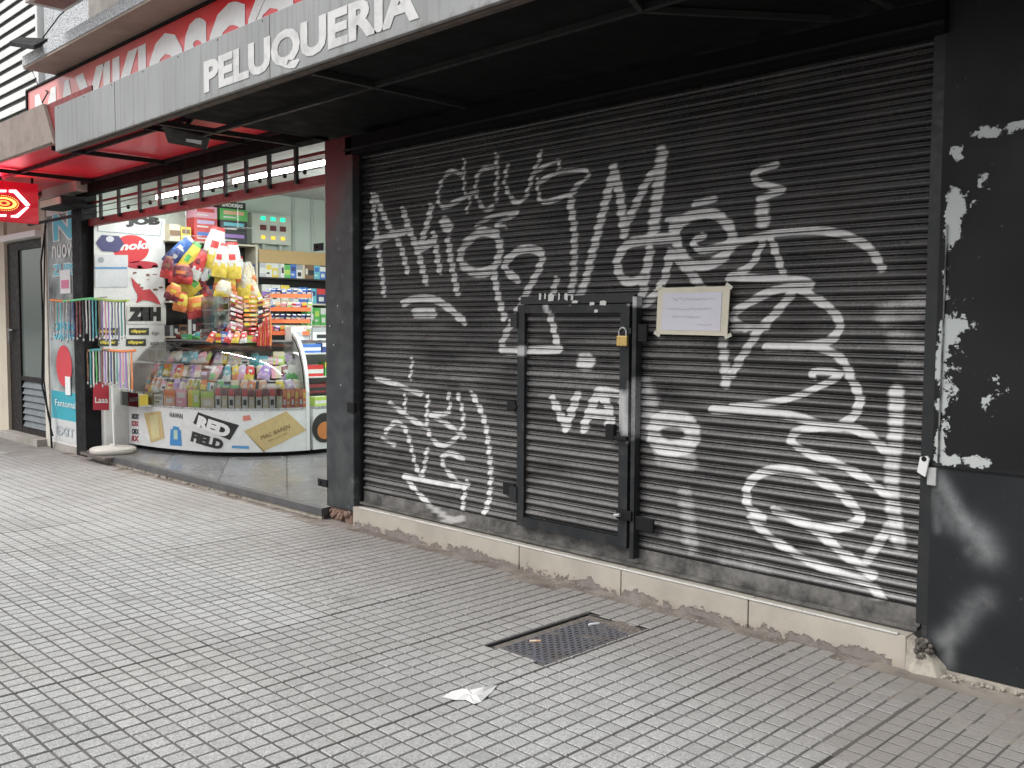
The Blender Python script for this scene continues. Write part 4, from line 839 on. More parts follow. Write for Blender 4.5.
#PART2
# ------------------------------------------------------------------ kiosk counter: a front swept along a rounded corner
CPTS = [(-11.14, 4.71), (-10.6, 4.78), (-10.04, 4.93), (-9.72, 5.09), (-9.46, 5.34), (-9.28, 5.62), (-9.19, 5.90)]
def cat(P, n=12):
    out = []
    for i in range(len(P)-1):
        a = Vector(P[max(i-1, 0)]); b = Vector(P[i]); c = Vector(P[i+1]); e = Vector(P[min(i+2, len(P)-1)])
        for q in range(n):
            t = q/n; out.append(.5*((2*b)+(c-a)*t+(2*a-5*b+4*c-e)*t*t+(3*b-a-3*c+e)*t**3))
    return out+[Vector(P[-1])]
CP = cat(CPTS); CS = [0]
for a, b in zip(CP[:-1], CP[1:]): CS.append(CS[-1]+(b-a).length)
SL = CS[-1]
def cdir(s):
    def at(s):
        s = min(max(s, 0), SL)
        for i in range(len(CP)-1):
            if s <= CS[i+1]+1e-9: return CP[i].lerp(CP[i+1], (s-CS[i])/(CS[i+1]-CS[i]))
        return CP[-1]
    return at(s), (at(s+.08)-at(s-.08)).normalized()
def cpt(s, off, z):
    p, d = cdir(s); n = Vector((-d.y, d.x)); q = p+n*off; return Vector((q.x, q.y, z))
def rp(px, py, off=0.):
    """(s, z) on the swept wall that lies `off` metres behind the counter front"""
    best = None
    for i in range(0, 241):
        s = SL*i/240; p = cpt(s, off, 0); d = pray(px, py); h = math.hypot(d.x, d.y); t = (p.x*d.x+p.y*d.y)/(h*h)
        e = abs(p.x*d.y-p.y*d.x)/h
        if best is None or e < best[0]: best = (e, s, EYE.z+d.z*t)
    return best[1], best[2]
kc = thing('glass_counter', (-9.9, 5.3, FZ), 'curved white kiosk counter with glass top and stickers on its front', 'counter')
def sweep(name, prof, m, parent, s0=0., s1=SL, n=60, close=False, smooth=True, bev=0):
    mb = MB(); v = [cpt(s0+(s1-s0)*i/n, o, z) for i in range(n+1) for o, z in prof]; k_ = len(prof); fs = []
    for i in range(n):
        for j in range(k_ if close else k_-1): j2 = (j+1) % k_; fs.append((i*k_+j, (i+1)*k_+j, (i+1)*k_+j2, i*k_+j2))
    mb.add(v, fs, 0, smooth and not close)
    if close: mb.add([v[i] for i in range(k_)], [tuple(range(k_))]); mb.add(v[-k_:], [tuple(range(k_-1, -1, -1))])
    return mb.build(name, m, parent)
cw = M('counter_white', (.68, .69, .69), .25, dirt=(.5, .5, .49), amt=.35, ns=3, bump=0)
sweep('front_panel', [(0, .135), (0, .60), (.02, .60), (.02, .135)], cw, kc, close=True)
sweep('toe_kick', [(.10, FZ), (.10, .15), (.12, .15), (.12, FZ)], blackm, kc, close=True)
sweep('bottom_board', [(.005, .128), (.005, .134), (.8, .134), (.8, .128)], blackm, kc, close=True)
sweep('shelf_deck', [(-.006, .600), (-.006, .622), (.80, .622), (.80, .600)], M('alu_edge', (.45, .45, .46), .3, .5), kc, close=True)
sweep('back_board', [(.80, .134), (.80, 1.335), (.82, 1.335), (.82, .134)], plain((.35, .35, .35)), kc, close=True)
sweep('counter_top', [(.46, 1.34), (.46, 1.36), (.88, 1.36), (.88, 1.34)], plain((.22, .22, .23)), kc, close=True)
GP = [(.004, .623), (.002, .78), (.03, .95), (.10, 1.11), (.22, 1.24), (.36, 1.31), (.47, 1.335)]
glo = sweep('curved_glass', GP, glass, kc, s0=.02, s1=SL-.03)
sweep('glass_edge_rail', [(.002, 1.09), (.095, 1.115)], glassm('edge_acrylic', (.75, .78, .78), .8), kc, s0=.02, s1=SL-.9, smooth=False)
# end cheek
pf = [(0, .135), (0, .80), (.035, .98), (.10, 1.14), (.20, 1.27), (.34, 1.38), (.50, 1.45), (.82, 1.47), (.82, .135)]
mb = MB(); a = [cpt(SL-.012, o-.012, z) for o, z in pf]; b = [cpt(SL+.0, o-.012, z)+Vector((0, .03, 0)) for o, z in pf]; n = len(pf)
mb.add(a+b, [tuple(range(n)), tuple(range(2*n-1, n-1, -1))]+[(i, n+i, n+(i+1) % n, (i+1) % n) for i in range(n)]); mb.build('end_cheek', cw, kc, .003)
mb = MB()
e_ = [cpt(SL-.012, o-.014+.035*(1 if z > .7 else 0), z-.03)+Vector((0, -.004, 0)) for o, z in pf[1:8]]
e2 = [v+Vector((-.018, 0, -.010)) for v in e_]
mb.add(e_+e2, [(i, i+1, 7+i+1, 7+i) for i in range(6)]); mb.build('rubber_seal', blackm, kc)
# second counter running into the kiosk
k2c = thing('side_counter', (-9.2, 6.7, FZ), 'straight white counter section beside the post with a round dark logo', 'counter')
MB().box(-9.6, -9.175, 5.97, 7.6, .135, .60).build('front_panel', cw, k2c, .004)
MB().box(-9.6, -9.17, 5.97, 7.6, .601, .625).build('shelf_deck', M('alu_edge', (.45, .45, .46), .3, .5), k2c, .002)
MB().box(-9.6, -9.25, 5.97, 7.6, FZ, .135).build('toe_kick', blackm, k2c)
for zz in (.93, 1.2): MB().box(-9.75, -9.40, 5.97, 7.6, zz, zz+.018).build('tier', plain((.6, .6, .6)), k2c, .002)
MB().box(-9.8, -9.76, 5.97, 7.6, .6, 1.35).build('back_board', plain((.55, .55, .55)), k2c)
q = onX(321, 428, -9.172)
def disc(name, c, r, m, par, axis='X', n=28):
    v = [(c[0], c[1]+r*math.cos(i*2*math.pi/n), c[2]+r*math.sin(i*2*math.pi/n)) for i in range(n)]
    return MB().add(v, [tuple(range(n))]).build(name, m, par)
disc('round_logo', (-9.171, q.y+.05, q.z), .17, plain((.03, .03, .03)), k2c); disc('logo_core', (-9.168, q.y+.05, q.z-.03), .10, plain((.55, .2, .06)), k2c)
# stickers on the counter front
def decal(name, corners, m, lift=.003, par=None, fn=None):
    bl, br, tr, tl = [rp(*c) for c in corners]; mb = MB(); nu, nv = 8, 2; v = []
    for i in range(nu+1):
        for j in range(nv+1):
            u, w_ = i/nu, j/nv
            s = (bl[0]*(1-u)+br[0]*u)*(1-w_)+(tl[0]*(1-u)+tr[0]*u)*w_; z = (bl[1]*(1-u)+br[1]*u)*(1-w_)+(tl[1]*(1-u)+tr[1]*u)*w_
            v.append(cpt(s, -lift, z))
    mb.add(v, [(i*(nv+1)+j, (i+1)*(nv+1)+j, (i+1)*(nv+1)+j+1, i*(nv+1)+j+1) for i in range(nu) for j in range(nv)]); return mb.build(name, m, kc)
def dtext(txt, corners, m, lift=.006, bold=.03, shear=0):
    bl, br, tr, tl = [rp(*c) for c in corners]
    def fn(u, w_):
        s = (bl[0]*(1-u)+br[0]*u)*(1-w_)+(tl[0]*(1-u)+tr[0]*u)*w_; z = (bl[1]*(1-u)+br[1]*u)*(1-w_)+(tl[1]*(1-u)+tr[1]*u)*w_
        return cpt(s, -lift, z)
    lettering('sticker_lettering', txt, fn, m, kc, bold, shear)
ink = plain((.02, .02, .02)); pw_ = plain((.75, .75, .74)); gold = plain((.55, .42, .20))
decal('sticker', [(191, 443), (222, 452), (239, 425), (198, 412)], plain((.66, .66, .65)), .002)
decal('sticker', [(193, 423), (230, 440), (239, 425), (198, 412)], ink, .0035)
dtext('RED', [(196, 427), (228, 438), (232, 426), (199, 415)], pw_, .006, .07)
dtext('FIELD', [(191, 441), (222, 450), (225, 440), (193, 431)], ink, .006, .07)
decal('sticker', [(264, 451), (306, 430), (286, 411), (244, 431)], gold, .003)
decal('sticker_border', [(265, 452), (245, 432), (244, 431), (263, 452)], plain((.25, .17, .06)), .0045)
dtext('MAC BAREN', [(261, 440), (290, 428), (289, 424), (260, 436)], plain((.15, .1, .04)), .006, .0)
dtext('tobacco since 1887', [(268, 442), (287, 434), (287, 432), (267, 440)], plain((.2, .14, .06)), .006, .0)
decal('sticker', [(151, 443), (165, 438), (161, 411), (144, 413)], gold, .003); decal('sticker', [(152, 440), (160, 437), (158, 414), (150, 416)], plain((.62, .56, .30)), .005)
decal('sticker', [(170, 445), (182, 446), (181, 430), (171, 429)], plain((.05, .25, .55)), .003); decal('sticker', [(172, 440), (180, 441), (179, 427), (173, 426)], plain((.05, .25, .55)), .004); decal('sticker', [(174, 439), (178, 439.5), (178, 430), (174, 430)], plain((.45, .6, .5)), .005)
dtext('HAWAI', [(170, 417), (183, 419), (183, 414), (170, 412)], ink, .003, .02)
decal('sticker', [(232, 448), (249, 449), (249, 446), (232, 445.5)], plain((.1, .3, .55)), .003)
decal('sticker', [(243, 421), (252, 420), (250, 415), (243, 416)], plain((.6, .2, .15)), .003)
for i, (yy) in enumerate((414, 421, 429, 436)): dtext('HKOR'[i:]+'X', [(132, yy+5), (139, yy+5.6), (139, yy), (132, yy-.6)], plain((.35, .02, .05)) if i % 2 else ink, .003, .05)

# ------------------------------------------------------------------ products
ORD = 'first second third fourth fifth sixth seventh eighth ninth tenth eleventh twelfth thirteenth fourteenth fifteenth sixteenth seventeenth eighteenth nineteenth twentieth'.split()
def nth(i): return ORD[i] if i < 20 else 'twenty-'+ORD[i-20]
COL = dict(red=(.62, .05, .05), orange=(.75, .22, .06), yellow=(.75, .58, .08), green=(.12, .45, .12), blue=(.07, .18, .55), purple=(.35, .2, .55), lilac=(.55, .42, .68), pink=(.75, .35, .45),
           white=(.72, .72, .70), black=(.03, .03, .035), cyan=(.15, .5, .6), brown=(.22, .12, .07), cream=(.66, .58, .42), teal=(.06, .32, .32), navy=(.04, .06, .2), grey=(.35, .36, .38), peach=(.75, .42, .28), lime=(.45, .62, .12), silver=(.5, .5, .52), maroon=(.2, .03, .04))
BM = {}
def boxmesh(w_, d, h, c1, c2, style=0):
    key = (round(w_, 2), round(d, 2), round(h, 2), c1, c2, style)
    w_, d, h = key[:3]
    if key in BM: return BM[key]
    mb = MB(); mb.box(-w_/2, w_/2, -d/2, d/2, 0, h, 0); y = -d/2-.0012
    if style == 0: fr = [(-.5, .5, .25, .62, 1)]
    elif style == 1: fr = [(-.5, .5, .62, 1., 1), (-.3, .3, .15, .45, 2)]
    elif style == 2: fr = [(-.38, .38, .5, .82, 1), (-.38, .1, .2, .32, 2)]
    else: fr = [(-.5, -.1, 0, 1, 1), (.05, .4, .3, .7, 2)]
    for i, (a, b, c, e, m) in enumerate(fr): mb.quad((a*w_*.99, y-.0004*i, c*h), (b*w_*.99, y-.0004*i, c*h), (b*w_*.99, y-.0004*i, e*h*.99), (a*w_*.99, y-.0004*i, e*h*.99), m)
    mb.quad((-w_*.4, -d*.3, h+.001), (w_*.4, -d*.3, h+.001), (w_*.4, d*.3, h+.001), (-w_*.4, d*.3, h+.001), 1)
    me = mb.mesh('box'); 
    for c in (COL[c1], COL[c2], COL['white'] if c1 != 'white' else COL['black']): me.materials.append(plain(c, .35))
    BM[key] = me; return me
def prod(name, p, rot, w_, d, h, c1, c2, label, cat_, group, style=0, tilt=0.):
    o = bpy.data.objects.new(name, boxmesh(w_, d, h, c1, c2, style)); C.objects.link(o); o.location = p; o.rotation_euler = (tilt, 0, rot)
    return tag(o, label, cat_, group)
def face_rot(s): p, d = cdir(s); return math.atan2(d.y, d.x)
# soft bags hanging in clusters
def bagmesh(key, w_, h, c1, c2, seed):
    r = random.Random(seed); mb = MB(); nu, nv = 8, 12; v = []; f = []; mi = []
    for side in (1, -1):
        b0 = len(v)
        for j in range(nv+1):
            for i in range(nu+1):
                u, t = i/nu*2-1, j/nv; th = math.sin(math.pi*min(max((t-.04)/.92, 0), 1))**.55*(1-abs(u)**2.4)
                ww = w_/2*(1-.10*math.sin(math.pi*t))*(1+r.uniform(-.05, .05))*(1-.45*max(0, t-.62)/.38)*(1-.12*max(0, .15-t)/.15)
                wr = .10*math.sin(u*9+t*5+seed)*(1-math.sin(math.pi*t))
                v.append((u*ww, -side*w_*.20*(th+wr*.5)*(1+r.uniform(-.12, .12)*(th > .2)), -h*(1-t)))
        for j in range(nv):
            for i in range(nu):
                q = [b0+j*(nu+1)+i, b0+j*(nu+1)+i+1, b0+(j+1)*(nu+1)+i+1, b0+(j+1)*(nu+1)+i]
                f.append(tuple(q if side == 1 else q[::-1])); t = (j+.5)/nv; wob = .05*math.sin(i*1.7+seed)
                mi.append(1 if t < .36+wob else (2 if t > .93 or (.52 < t < .66 and 3 <= i+int(seed) % 2 <= 5) else 0))
    mb.v = v; mb.f = f; mb.m = mi; mb.sm = [True]*len(f); me = mb.mesh('bag'); return me
def foil(c):
    key = 'foil_%d_%d_%d' % tuple(int(x*255) for x in c)
    if key in MC: return MC[key]
    k = N(key); c = tuple(x*.85 for x in c); k.col(k.mix(k.ramp(k.noise(14, 4), .45, .6, 0, .6), c, tuple(min(1, x*1.1+.08) for x in c))); k.set(.24); k.bump(k.noise(26, 4, None, .7), .9, .014); MC[key] = k.m; return k.m
def bag(pos, w_, h, c1, c2, c3, rot, roll, label, group, seed):
    me = bagmesh('', w_, h, c1, c2, seed)
    for c in (c1, c2, c3): me.materials.append(foil(COL[c]))
    o = bpy.data.objects.new('snack_bag', me); C.objects.link(o); o.location = pos
    o.rotation_euler = (Matrix.Rotation(rot, 3, 'Z') @ Matrix.Rotation(roll, 3, 'Y')).to_euler(); return tag(o, label, 'snack bag', group)
# packs standing along the glass: left trays, striped packs, orange packs
def row(px0, px1, n, off, zb, h, cols, lab, cat_, group, d=.12, styles=(0,), jz=0., gap=.92, tilt=0., py=400, hj=.15, pouch=0.):
    s0 = rp(px0, py, off)[0]; s1 = rp(px1, py, off)[0]
    for i in range(n):
        s = s0+(s1-s0)*(i+.5)/n; c1, c2 = cols[i % len(cols)]
        p = cpt(s, off, zb+rnd.uniform(0, jz)); hh = h*rnd.uniform(1-hj, 1+hj)
        ss = 1-(off*.55 if .9 < s < 2.0 else 0)
        if pouch and rnd.random() < pouch:
            sd2 = rnd.randint(0, 999); me = bagmesh('', abs(s1-s0)/n*1.15*ss, h*1.45, c1, c2, sd2)
            for c in (c1, c2, 'white'): me.materials.append(foil(COL[c]))
            o = bpy.data.objects.new('sweet_pouch', me); C.objects.link(o); o.location = p+Vector((0, 0, h*1.25))
            o.rotation_euler = (Matrix.Rotation(face_rot(s)+rnd.uniform(-.3, .3), 3, 'Z') @ Matrix.Rotation(rnd.uniform(-.35, .35), 3, 'Y') @ Matrix.Rotation(rnd.uniform(-.6, -.2), 3, 'X')).to_euler()
            tag(o, '%s and %s %s, %s from left' % (c1, c2, lab.replace('box', 'pouch'), nth(i)), 'sweet pouch', group); continue
        prod('candy_box', p, face_rot(s)+rnd.uniform(-.06, .06), abs(s1-s0)/n*gap*ss, d, hh, c1, c2, '%s and %s %s, %s from left' % (c1, c2, lab, nth(i)), cat_, group, styles[i % len(styles)], tilt)
row(168, 218, 4, .085, .623, .17, [('peach', 'orange'), ('pink', 'white'), ('lime', 'yellow'), ('cream', 'lime')], 'candy tray at the glass counter front', 'candy box', 'candy trays at the counter front', styles=(1, 2, 3))
row(218, 282, 10, .075, .623, .21, [('white', 'red'), ('cream', 'maroon')], 'striped pack in the counter front row', 'candy pack', 'striped packs in the front row', styles=(1,), hj=.04, gap=.86)
row(282, 309, 6, .075, .623, .20, [('red', 'orange'), ('orange', 'yellow')], 'pack at the right end of the front row', 'candy pack', 'orange packs in the front row', styles=(1, 2), hj=.05)
row(140, 168, 3, .08, .623, .14, [('white', 'silver'), ('cream', 'white'), ('white', 'grey')], 'pack at the left end of the glass counter', 'candy pack', 'pale packs at the left end', styles=(2,))
t1 = [('peach', 'cyan'), ('orange', 'yellow'), ('peach', 'white'), ('white', 'pink'), ('yellow', 'red'), ('lilac', 'purple'), ('cream', 'white'), ('yellow', 'lime'), ('lime', 'orange'), ('orange', 'yellow'), ('white', 'cyan'), ('green', 'white'), ('teal', 'lime'), ('cream', 'green')]
row(150, 305, 21, .20, .76, .13, t1, 'candy box on the lower tier behind the glass', 'candy box', 'candy boxes on the lower tier', styles=(2, 0, 3, 1), d=.14, tilt=-.25, pouch=.5, hj=.3)
t2 = [('pink', 'peach'), ('cyan', 'white'), ('yellow', 'orange'), ('lilac', 'pink'), ('red', 'yellow'), ('cream', 'orange'), ('purple', 'lilac'), ('cream', 'pink'), ('maroon', 'lilac'), ('white', 'green')]
row(150, 300, 20, .36, .92, .13, t2, 'candy box on the middle tier behind the glass', 'candy box', 'candy boxes on the middle tier', styles=(0, 3, 1, 2), d=.14, tilt=-.25, pouch=.6, hj=.3)
t3 = [('silver', 'white'), ('cream', 'pink'), ('white', 'grey'), ('cyan', 'teal'), ('cyan', 'white'), ('pink', 'white'), ('lime', 'cream'), ('lilac', 'white'), ('yellow', 'white')]
row(160, 295, 17, .50, 1.07, .12, t3, 'candy box on the upper tier behind the glass', 'candy box', 'candy boxes on the upper tier', styles=(3, 0, 2, 1), d=.13, tilt=-.25, pouch=.5, hj=.3)
for off, zz in ((.20, .75), (.36, .91), (.50, 1.06)): sweep('display_tier', [(off-.08, zz-.012), (off-.08, zz), (off+.075, zz), (off+.075, zz-.012)], plain((.6, .6, .6)), kc, s0=.1, s1=SL-.1, close=True)
# goods on the counter top
t4 = [('brown', 'maroon'), ('green', 'teal'), ('teal', 'green'), ('red', 'white'), ('maroon', 'red'), ('pink', 'white'), ('red', 'pink'), ('blue', 'cyan'), ('red', 'orange'), ('orange', 'yellow'), ('yellow', 'red'), ('cream', 'lime'), ('lilac', 'white')]
row(178, 262, 10, .58, 1.361, .07, t4, 'snack box along the edge of the counter top', 'snack box', 'snack boxes on the counter top', styles=(0, 2, 1), d=.12, jz=0, hj=.3, py=350, pouch=.4)
row(205, 268, 8, .72, 1.361, .13, t4[3:]+t4[:3], 'snack box at the back of the counter top', 'snack box', 'snack boxes at the back of the counter top', styles=(1, 3, 0), d=.12, hj=.3, py=345)
row(228, 262, 4, .50, 1.361, .06, [('orange', 'red'), ('red', 'yellow'), ('blue', 'white'), ('pink', 'red')], 'small open box near the wafer tower', 'snack box', 'small open boxes near the wafer tower', styles=(2, 0), d=.1, py=352)

FR = math.radians(45)      # turned towards the street corner
PXM = 1/FPX*12.1
def hang(lst, X, group, flip=1):
    for i, (px, py, w_, h, c, roll, lab) in enumerate(lst):
        px += math.sin(roll)*h*.45 if flip else 0
        p = onX(px, py, X+.05*(i % 3)); bag(p, w_*PXM*1.1, h*PXM*1.15, *c, FR, roll, lab, group, i*3+int(px))
wy = ('white', 'yellow', 'red'); 
G1 = 'white and yellow snack bags hanging over the counter'
hang([(215, 227, 19, 35, wy, .25, 'large white snack bag with yellow base, upper left of the hanging cluster'), (221, 243, 14, 28, wy, .12, 'white snack bag with yellow base tucked behind the large upper left one'),
      (232, 242, 16, 30, wy, .0, 'white snack bag with red top, upper right of the hanging cluster'), (226, 268, 21, 20, ('yellow', 'orange', 'cream'), .15, 'squat yellow snack bag in the middle left of the hanging cluster'),
      (242, 262, 19, 32, ('cream', 'yellow', 'white'), .0, 'pale yellow snack bag in the middle of the hanging cluster'), (224, 281, 15, 15, ('cream', 'yellow', 'white'), .3, 'small pale yellow bag at the lower left of the hanging cluster'),
      (240, 286, 16, 20, ('yellow', 'cream', 'white'), .1, 'yellow snack bag at the bottom of the hanging cluster'), (250, 275, 15, 30, ('cream', 'yellow', 'orange'), -.35, 'slanted pale yellow snack bag at the right edge of the hanging cluster'), (237, 256, 12, 22, ('white', 'orange', 'red'), .2, 'narrow white and orange bag half hidden in the cluster centre'), (230, 284, 13, 18, ('orange', 'yellow', 'white'), -.1, 'small orange bag under the cluster centre'), (248, 262, 12, 18, ('cream', 'orange', 'white'), -.2, 'small cream bag at the upper right of the cluster')], -10.62, G1)
G2 = 'bright chip bags clipped beside the poster wall'
hang([(182, 238, 12, 30, ('blue', 'navy', 'white'), .8, 'shiny blue chip bag, topmost beside the poster wall'), (190, 243, 13, 36, ('yellow', 'yellow', 'green'), .55, 'tall bright yellow chip bag under the blue one'),
      (200, 250, 12, 26, ('red', 'white', 'maroon'), .45, 'red and white chip bag right of the tall yellow one'), (181, 264, 22, 16, ('maroon', 'red', 'orange'), .1, 'wide dark red chip bag in the middle of the cluster'),
      (196, 272, 17, 32, ('yellow', 'yellow', 'green'), .85, 'slanted yellow chip bag in the lower part of the cluster'), (168, 256, 11, 18, ('maroon', 'red', 'brown'), .2, 'small maroon chip bag at the left edge of the cluster'),
      (181, 292, 13, 16, ('yellow', 'orange', 'red'), .2, 'small yellow bag at the bottom left of the cluster'), (197, 296, 22, 18, ('orange', 'red', 'yellow'), -.2, 'crumpled orange bag at the bottom of the cluster'), (174, 284, 14, 14, ('orange', 'maroon', 'yellow'), .4, 'small orange and brown bag low beside the poster wall'), (188, 258, 11, 20, ('maroon', 'white', 'silver'), .5, 'narrow dark red and silver bag in the cluster centre'), (203, 268, 10, 16, ('silver', 'maroon', 'white'), .3, 'small silver bag at the right of the chip cluster'), (176, 248, 10, 20, ('navy', 'blue', 'silver'), .7, 'small dark blue bag left of the shiny blue one'), (206, 286, 12, 18, ('maroon', 'orange', 'red'), -.3, 'small dark red bag at the lower right of the chip cluster')], -10.80, G2)
for (px, py, X, lb_) in ((238, 228, -10.6, 'thin wire rod holding the white and yellow bags'), (186, 236, -10.78, 'thin wire rod holding the bright chip bags')):
    p = onX(px, py, X); tag(MB().tube([p, (p.x, p.y, 3.25)], .004, 5).tube([p+Vector((-.2, -.15, -.0)), p+Vector((.15, .12, 0))], .004, 5).build('hanging_rod', steel), lb_, 'rod')
# wafer tower and sweet rack
s_, z_ = rp(250, 345, .60); base = cpt(s_, .60, 1.361); rt = face_rot(s_)+.35; ux = Vector((math.cos(rt), math.sin(rt), 0)); uy = Vector((-ux.y, ux.x, 0))
wt = thing('wafer_stand', base, 'wire stand carrying the tower of striped wafer bars on the counter', 'stand')
MB().bar(base+ux*-.23, base+ux*-.23+Vector((0, 0, .55)), .004).bar(base+ux*.23, base+ux*.23+Vector((0, 0, .55)), .004).bar(base+ux*-.23+Vector((0, 0, .004)), base+ux*.23+Vector((0, 0, .004)), .004).build('wire_frame', steel, wt)
cc3 = [[('pink', 'white'), ('peach', 'maroon'), ('red', 'white')], [('orange', 'yellow'), ('orange', 'peach'), ('yellow', 'orange')], [('maroon', 'white'), ('peach', 'black'), ('orange', 'maroon')]]
for c_ in range(3):
    for r_ in range(10):
        c1, c2 = cc3[c_][r_ % 3]
        if c_ == 1 and r_ < 3: c1, c2 = 'red', 'maroon'
        p = base+ux*((c_-1)*.155)+uy*(-.05)+Vector((0, 0, .012+r_*.052))
        o = bpy.data.objects.new('wafer_bar', boxmesh(.14, .10, .034, c1, c2, 3)); C.objects.link(o); o.location = p; o.rotation_euler = (0, (.32, 0, -.32)[c_], rt)
        tag(o, '%s and %s wafer bar, %s column of the tower, %s from bottom' % (c1, c2, ('left', 'middle', 'right')[c_], nth(r_)), 'wafer', 'wafer bars stacked on the counter')
s_, z_ = rp(287, 345, .62); base = cpt(s_, .62, 1.361)+Vector((.0, .0, 0)); rt = math.radians(50); ux = Vector((math.cos(rt), math.sin(rt), 0)); uy = Vector((-ux.y, ux.x, 0))
sr = thing('sweet_rack', base, 'tiered rack with orange edges full of wrapped sweets on the counter', 'rack')
mb = MB()
tiers = [(0.08, .0), (.22, .06), (.36, .12), (.52, .20)]
for z0, bk in tiers:
    a = base+ux*-.26+uy*bk+Vector((0, 0, z0)); b = base+ux*.26+uy*bk+Vector((0, 0, z0)); MB().bar(a, b, .006, .022).build('tier_edge', plain((.8, .2, .08)), sr)
    q = [a+uy*.005, b+uy*.005, b+uy*.14+Vector((0, 0, .02)), a+uy*.14+Vector((0, 0, .02))]; MB().quad(*q).build('tier_tray', plain((.5, .5, .5)), sr)
for sx_ in (-.265, .265): MB().bar(base+ux*sx_+uy*.02, base+ux*sx_+uy*.25+Vector((0, 0, .56)), .006).build('rack_post', steel, sr)
sc_ = [('white', 'lime'), ('yellow', 'red'), ('cream', 'orange'), ('red', 'white'), ('lime', 'white'), ('pink', 'cream'), ('purple', 'white'), ('white', 'blue')]
for ti_, (z0, bk) in enumerate(tiers):
    for i in range(9):
        c1, c2 = sc_[(i*3+ti_*2) % 8] if ti_ != 1 else (('black', 'white'), ('navy', 'silver'))[i % 2]
        if ti_ == 3: c1, c2 = (('white', 'blue'), ('blue', 'white'), ('navy', 'white'))[i % 3]
        p = base+ux*(-.24+i*.06)+uy*(bk+.05)+Vector((0, 0, z0+.02))
        o = bpy.data.objects.new('wrapped_sweet', boxmesh(.05, .06, .06, c1, c2, 0)); C.objects.link(o); o.location = p; o.rotation_euler = (.3, rnd.uniform(-.3, .3), rt+rnd.uniform(-.3, .3))
        tag(o, '%s and %s wrapped sweet, %s tier of the rack, %s from left' % (c1, c2, ('lowest', 'second', 'third', 'top')[ti_], nth(i)), 'sweet', 'wrapped sweets on the tiered rack')
# red liquorice strings on the corner
s_, z_ = rp(272, 350, .34)
for i in range(6):
    p = cpt(s_-.03-.035*i, .36, 1.30); q = p+Vector((rnd.uniform(-.02, .02), rnd.uniform(-.02, .02), .36-.03*i))
    tag(MB().tube([p, p.lerp(q, .5)+Vector((.01, 0, 0)), q], .013, 6).build('sweet_tube', foil(COL['red' if i % 2 else 'orange'])), '%s sweet tube standing in the bundle on the counter corner, %s from the right' % ('red' if i % 2 else 'orange', nth(i)), 'sweet', 'sweet tubes bundled on the counter corner')
t5 = [('red', 'orange'), ('yellow', 'red'), ('blue', 'white'), ('pink', 'red'), ('orange', 'yellow'), ('red', 'white'), ('lime', 'yellow'), ('maroon', 'red')]
row(212, 270, 9, .44, 1.335, .10, t5, 'snack box piled on the glass edge', 'snack box', 'snacks piled on the glass edge', styles=(2, 0), d=.09, hj=.35, py=355, pouch=.65)
row(222, 262, 7, .66, 1.45, .09, t5[2:]+t5[:2], 'snack box piled behind the glass edge', 'snack box', 'snacks piled behind the glass edge', styles=(2, 0), d=.09, hj=.35, py=345, pouch=.7)
# clear display box with packs
s_, z_ = rp(216, 330, .62); base = cpt(s_, .62, 1.361)
db = thing('acrylic_box', base, 'clear acrylic display box standing on the grey counter top', 'display box')
rt = face_rot(s_); R_ = Matrix.Rotation(rt, 4, 'Z')
mb = MB().box(-.13, .13, -.1, .1, 0, .5); mb.v = [tuple(base+(R_ @ Vector(v))) for v in mb.v]; mb.build('box_shell', glassm('acrylic', (.8, .84, .82), .5), db)
for i in range(3):
    mb = MB().box(-.12, .12, -.09, .09, .02+i*.16, .03+i*.16); mb.v = [tuple(base+(R_ @ Vector(v))) for v in mb.v]; mb.build('box_shelf', plain((.6, .62, .6)), db)

# ------------------------------------------------------------------ side wall: posters
pb = thing('poster_board', (-11.18, 4.8, .1), 'white board covered with tobacco posters on the left inner wall of the kiosk', 'poster board')
WX = -11.15
MB().box(-11.30, WX, 4.44, 5.19, FZ, 2.68).build('board', white, pb, .004)
def wl(px, py, i=1): p = onX(px, py, WX+.003*i); return Vector((WX+.003*i, p.y, p.z))
def wq(nm, pts, m, i=1): return poly(nm, [wl(*p, i) for p in pts], m, pb)
def rect(nm, x0, y0, x1, y1, m, i=1): return wq(nm, [(x0, y1), (x1, y1), (x1, y0), (x0, y0)], m, i)
def wtext(txt, x0, y0, x1, y1, m, i=3, bold=.03, sh=0., dy=0): lettering('poster_lettering', txt, quadmap(wl(x0, y1, i), wl(x1, y1+dy, i), wl(x1, y0+dy, i), wl(x0, y0, i)), m, pb, bold, sh)
rect('poster', 94, 219, 165, 300, plain((.70, .70, .69)), 1)
wtext('JOB', 126, 217, 160, 227, ink, 3, .08)
for (a, b_) in (((98, 231), (160, 236)), ((160, 236), (162, 221)), ((98, 231), (98, 224))): MB().bar(wl(*a, 2), wl(*b_, 2), .003).build('poster_line', plain((.25, .3, .4)), pb)
def ell(px, py, rx, ry, m, i): wq('poster_shape', [(px+rx*math.cos(t*math.pi/14), py+ry*math.sin(t*math.pi/14)) for t in range(28)], m, i)
ell(131, 249, 18, 14, plain((.60, .03, .04)), 2); ell(142, 265, 16, 4, plain((.45, .03, .05)), 2)
wq('poster_shape', [(96, 243), (102, 235), (119, 236), (124, 244), (118, 252), (102, 251)], plain((.05, .05, .16)), 4); ell(110, 239, 4, 3, plain((.6, .6, .65)), 5)
wtext('Smoking', 108, 243, 164, 254, pw_, 3, .04, .2, -4); 
rect('poster', 95, 255, 128, 287, plain((.60, .61, .63)), 4); rect('poster_shape', 95, 267, 127, 269, plain((.12, .28, .5)), 5); ell(101, 260, 3, 3, plain((.3, .33, .36)), 5)
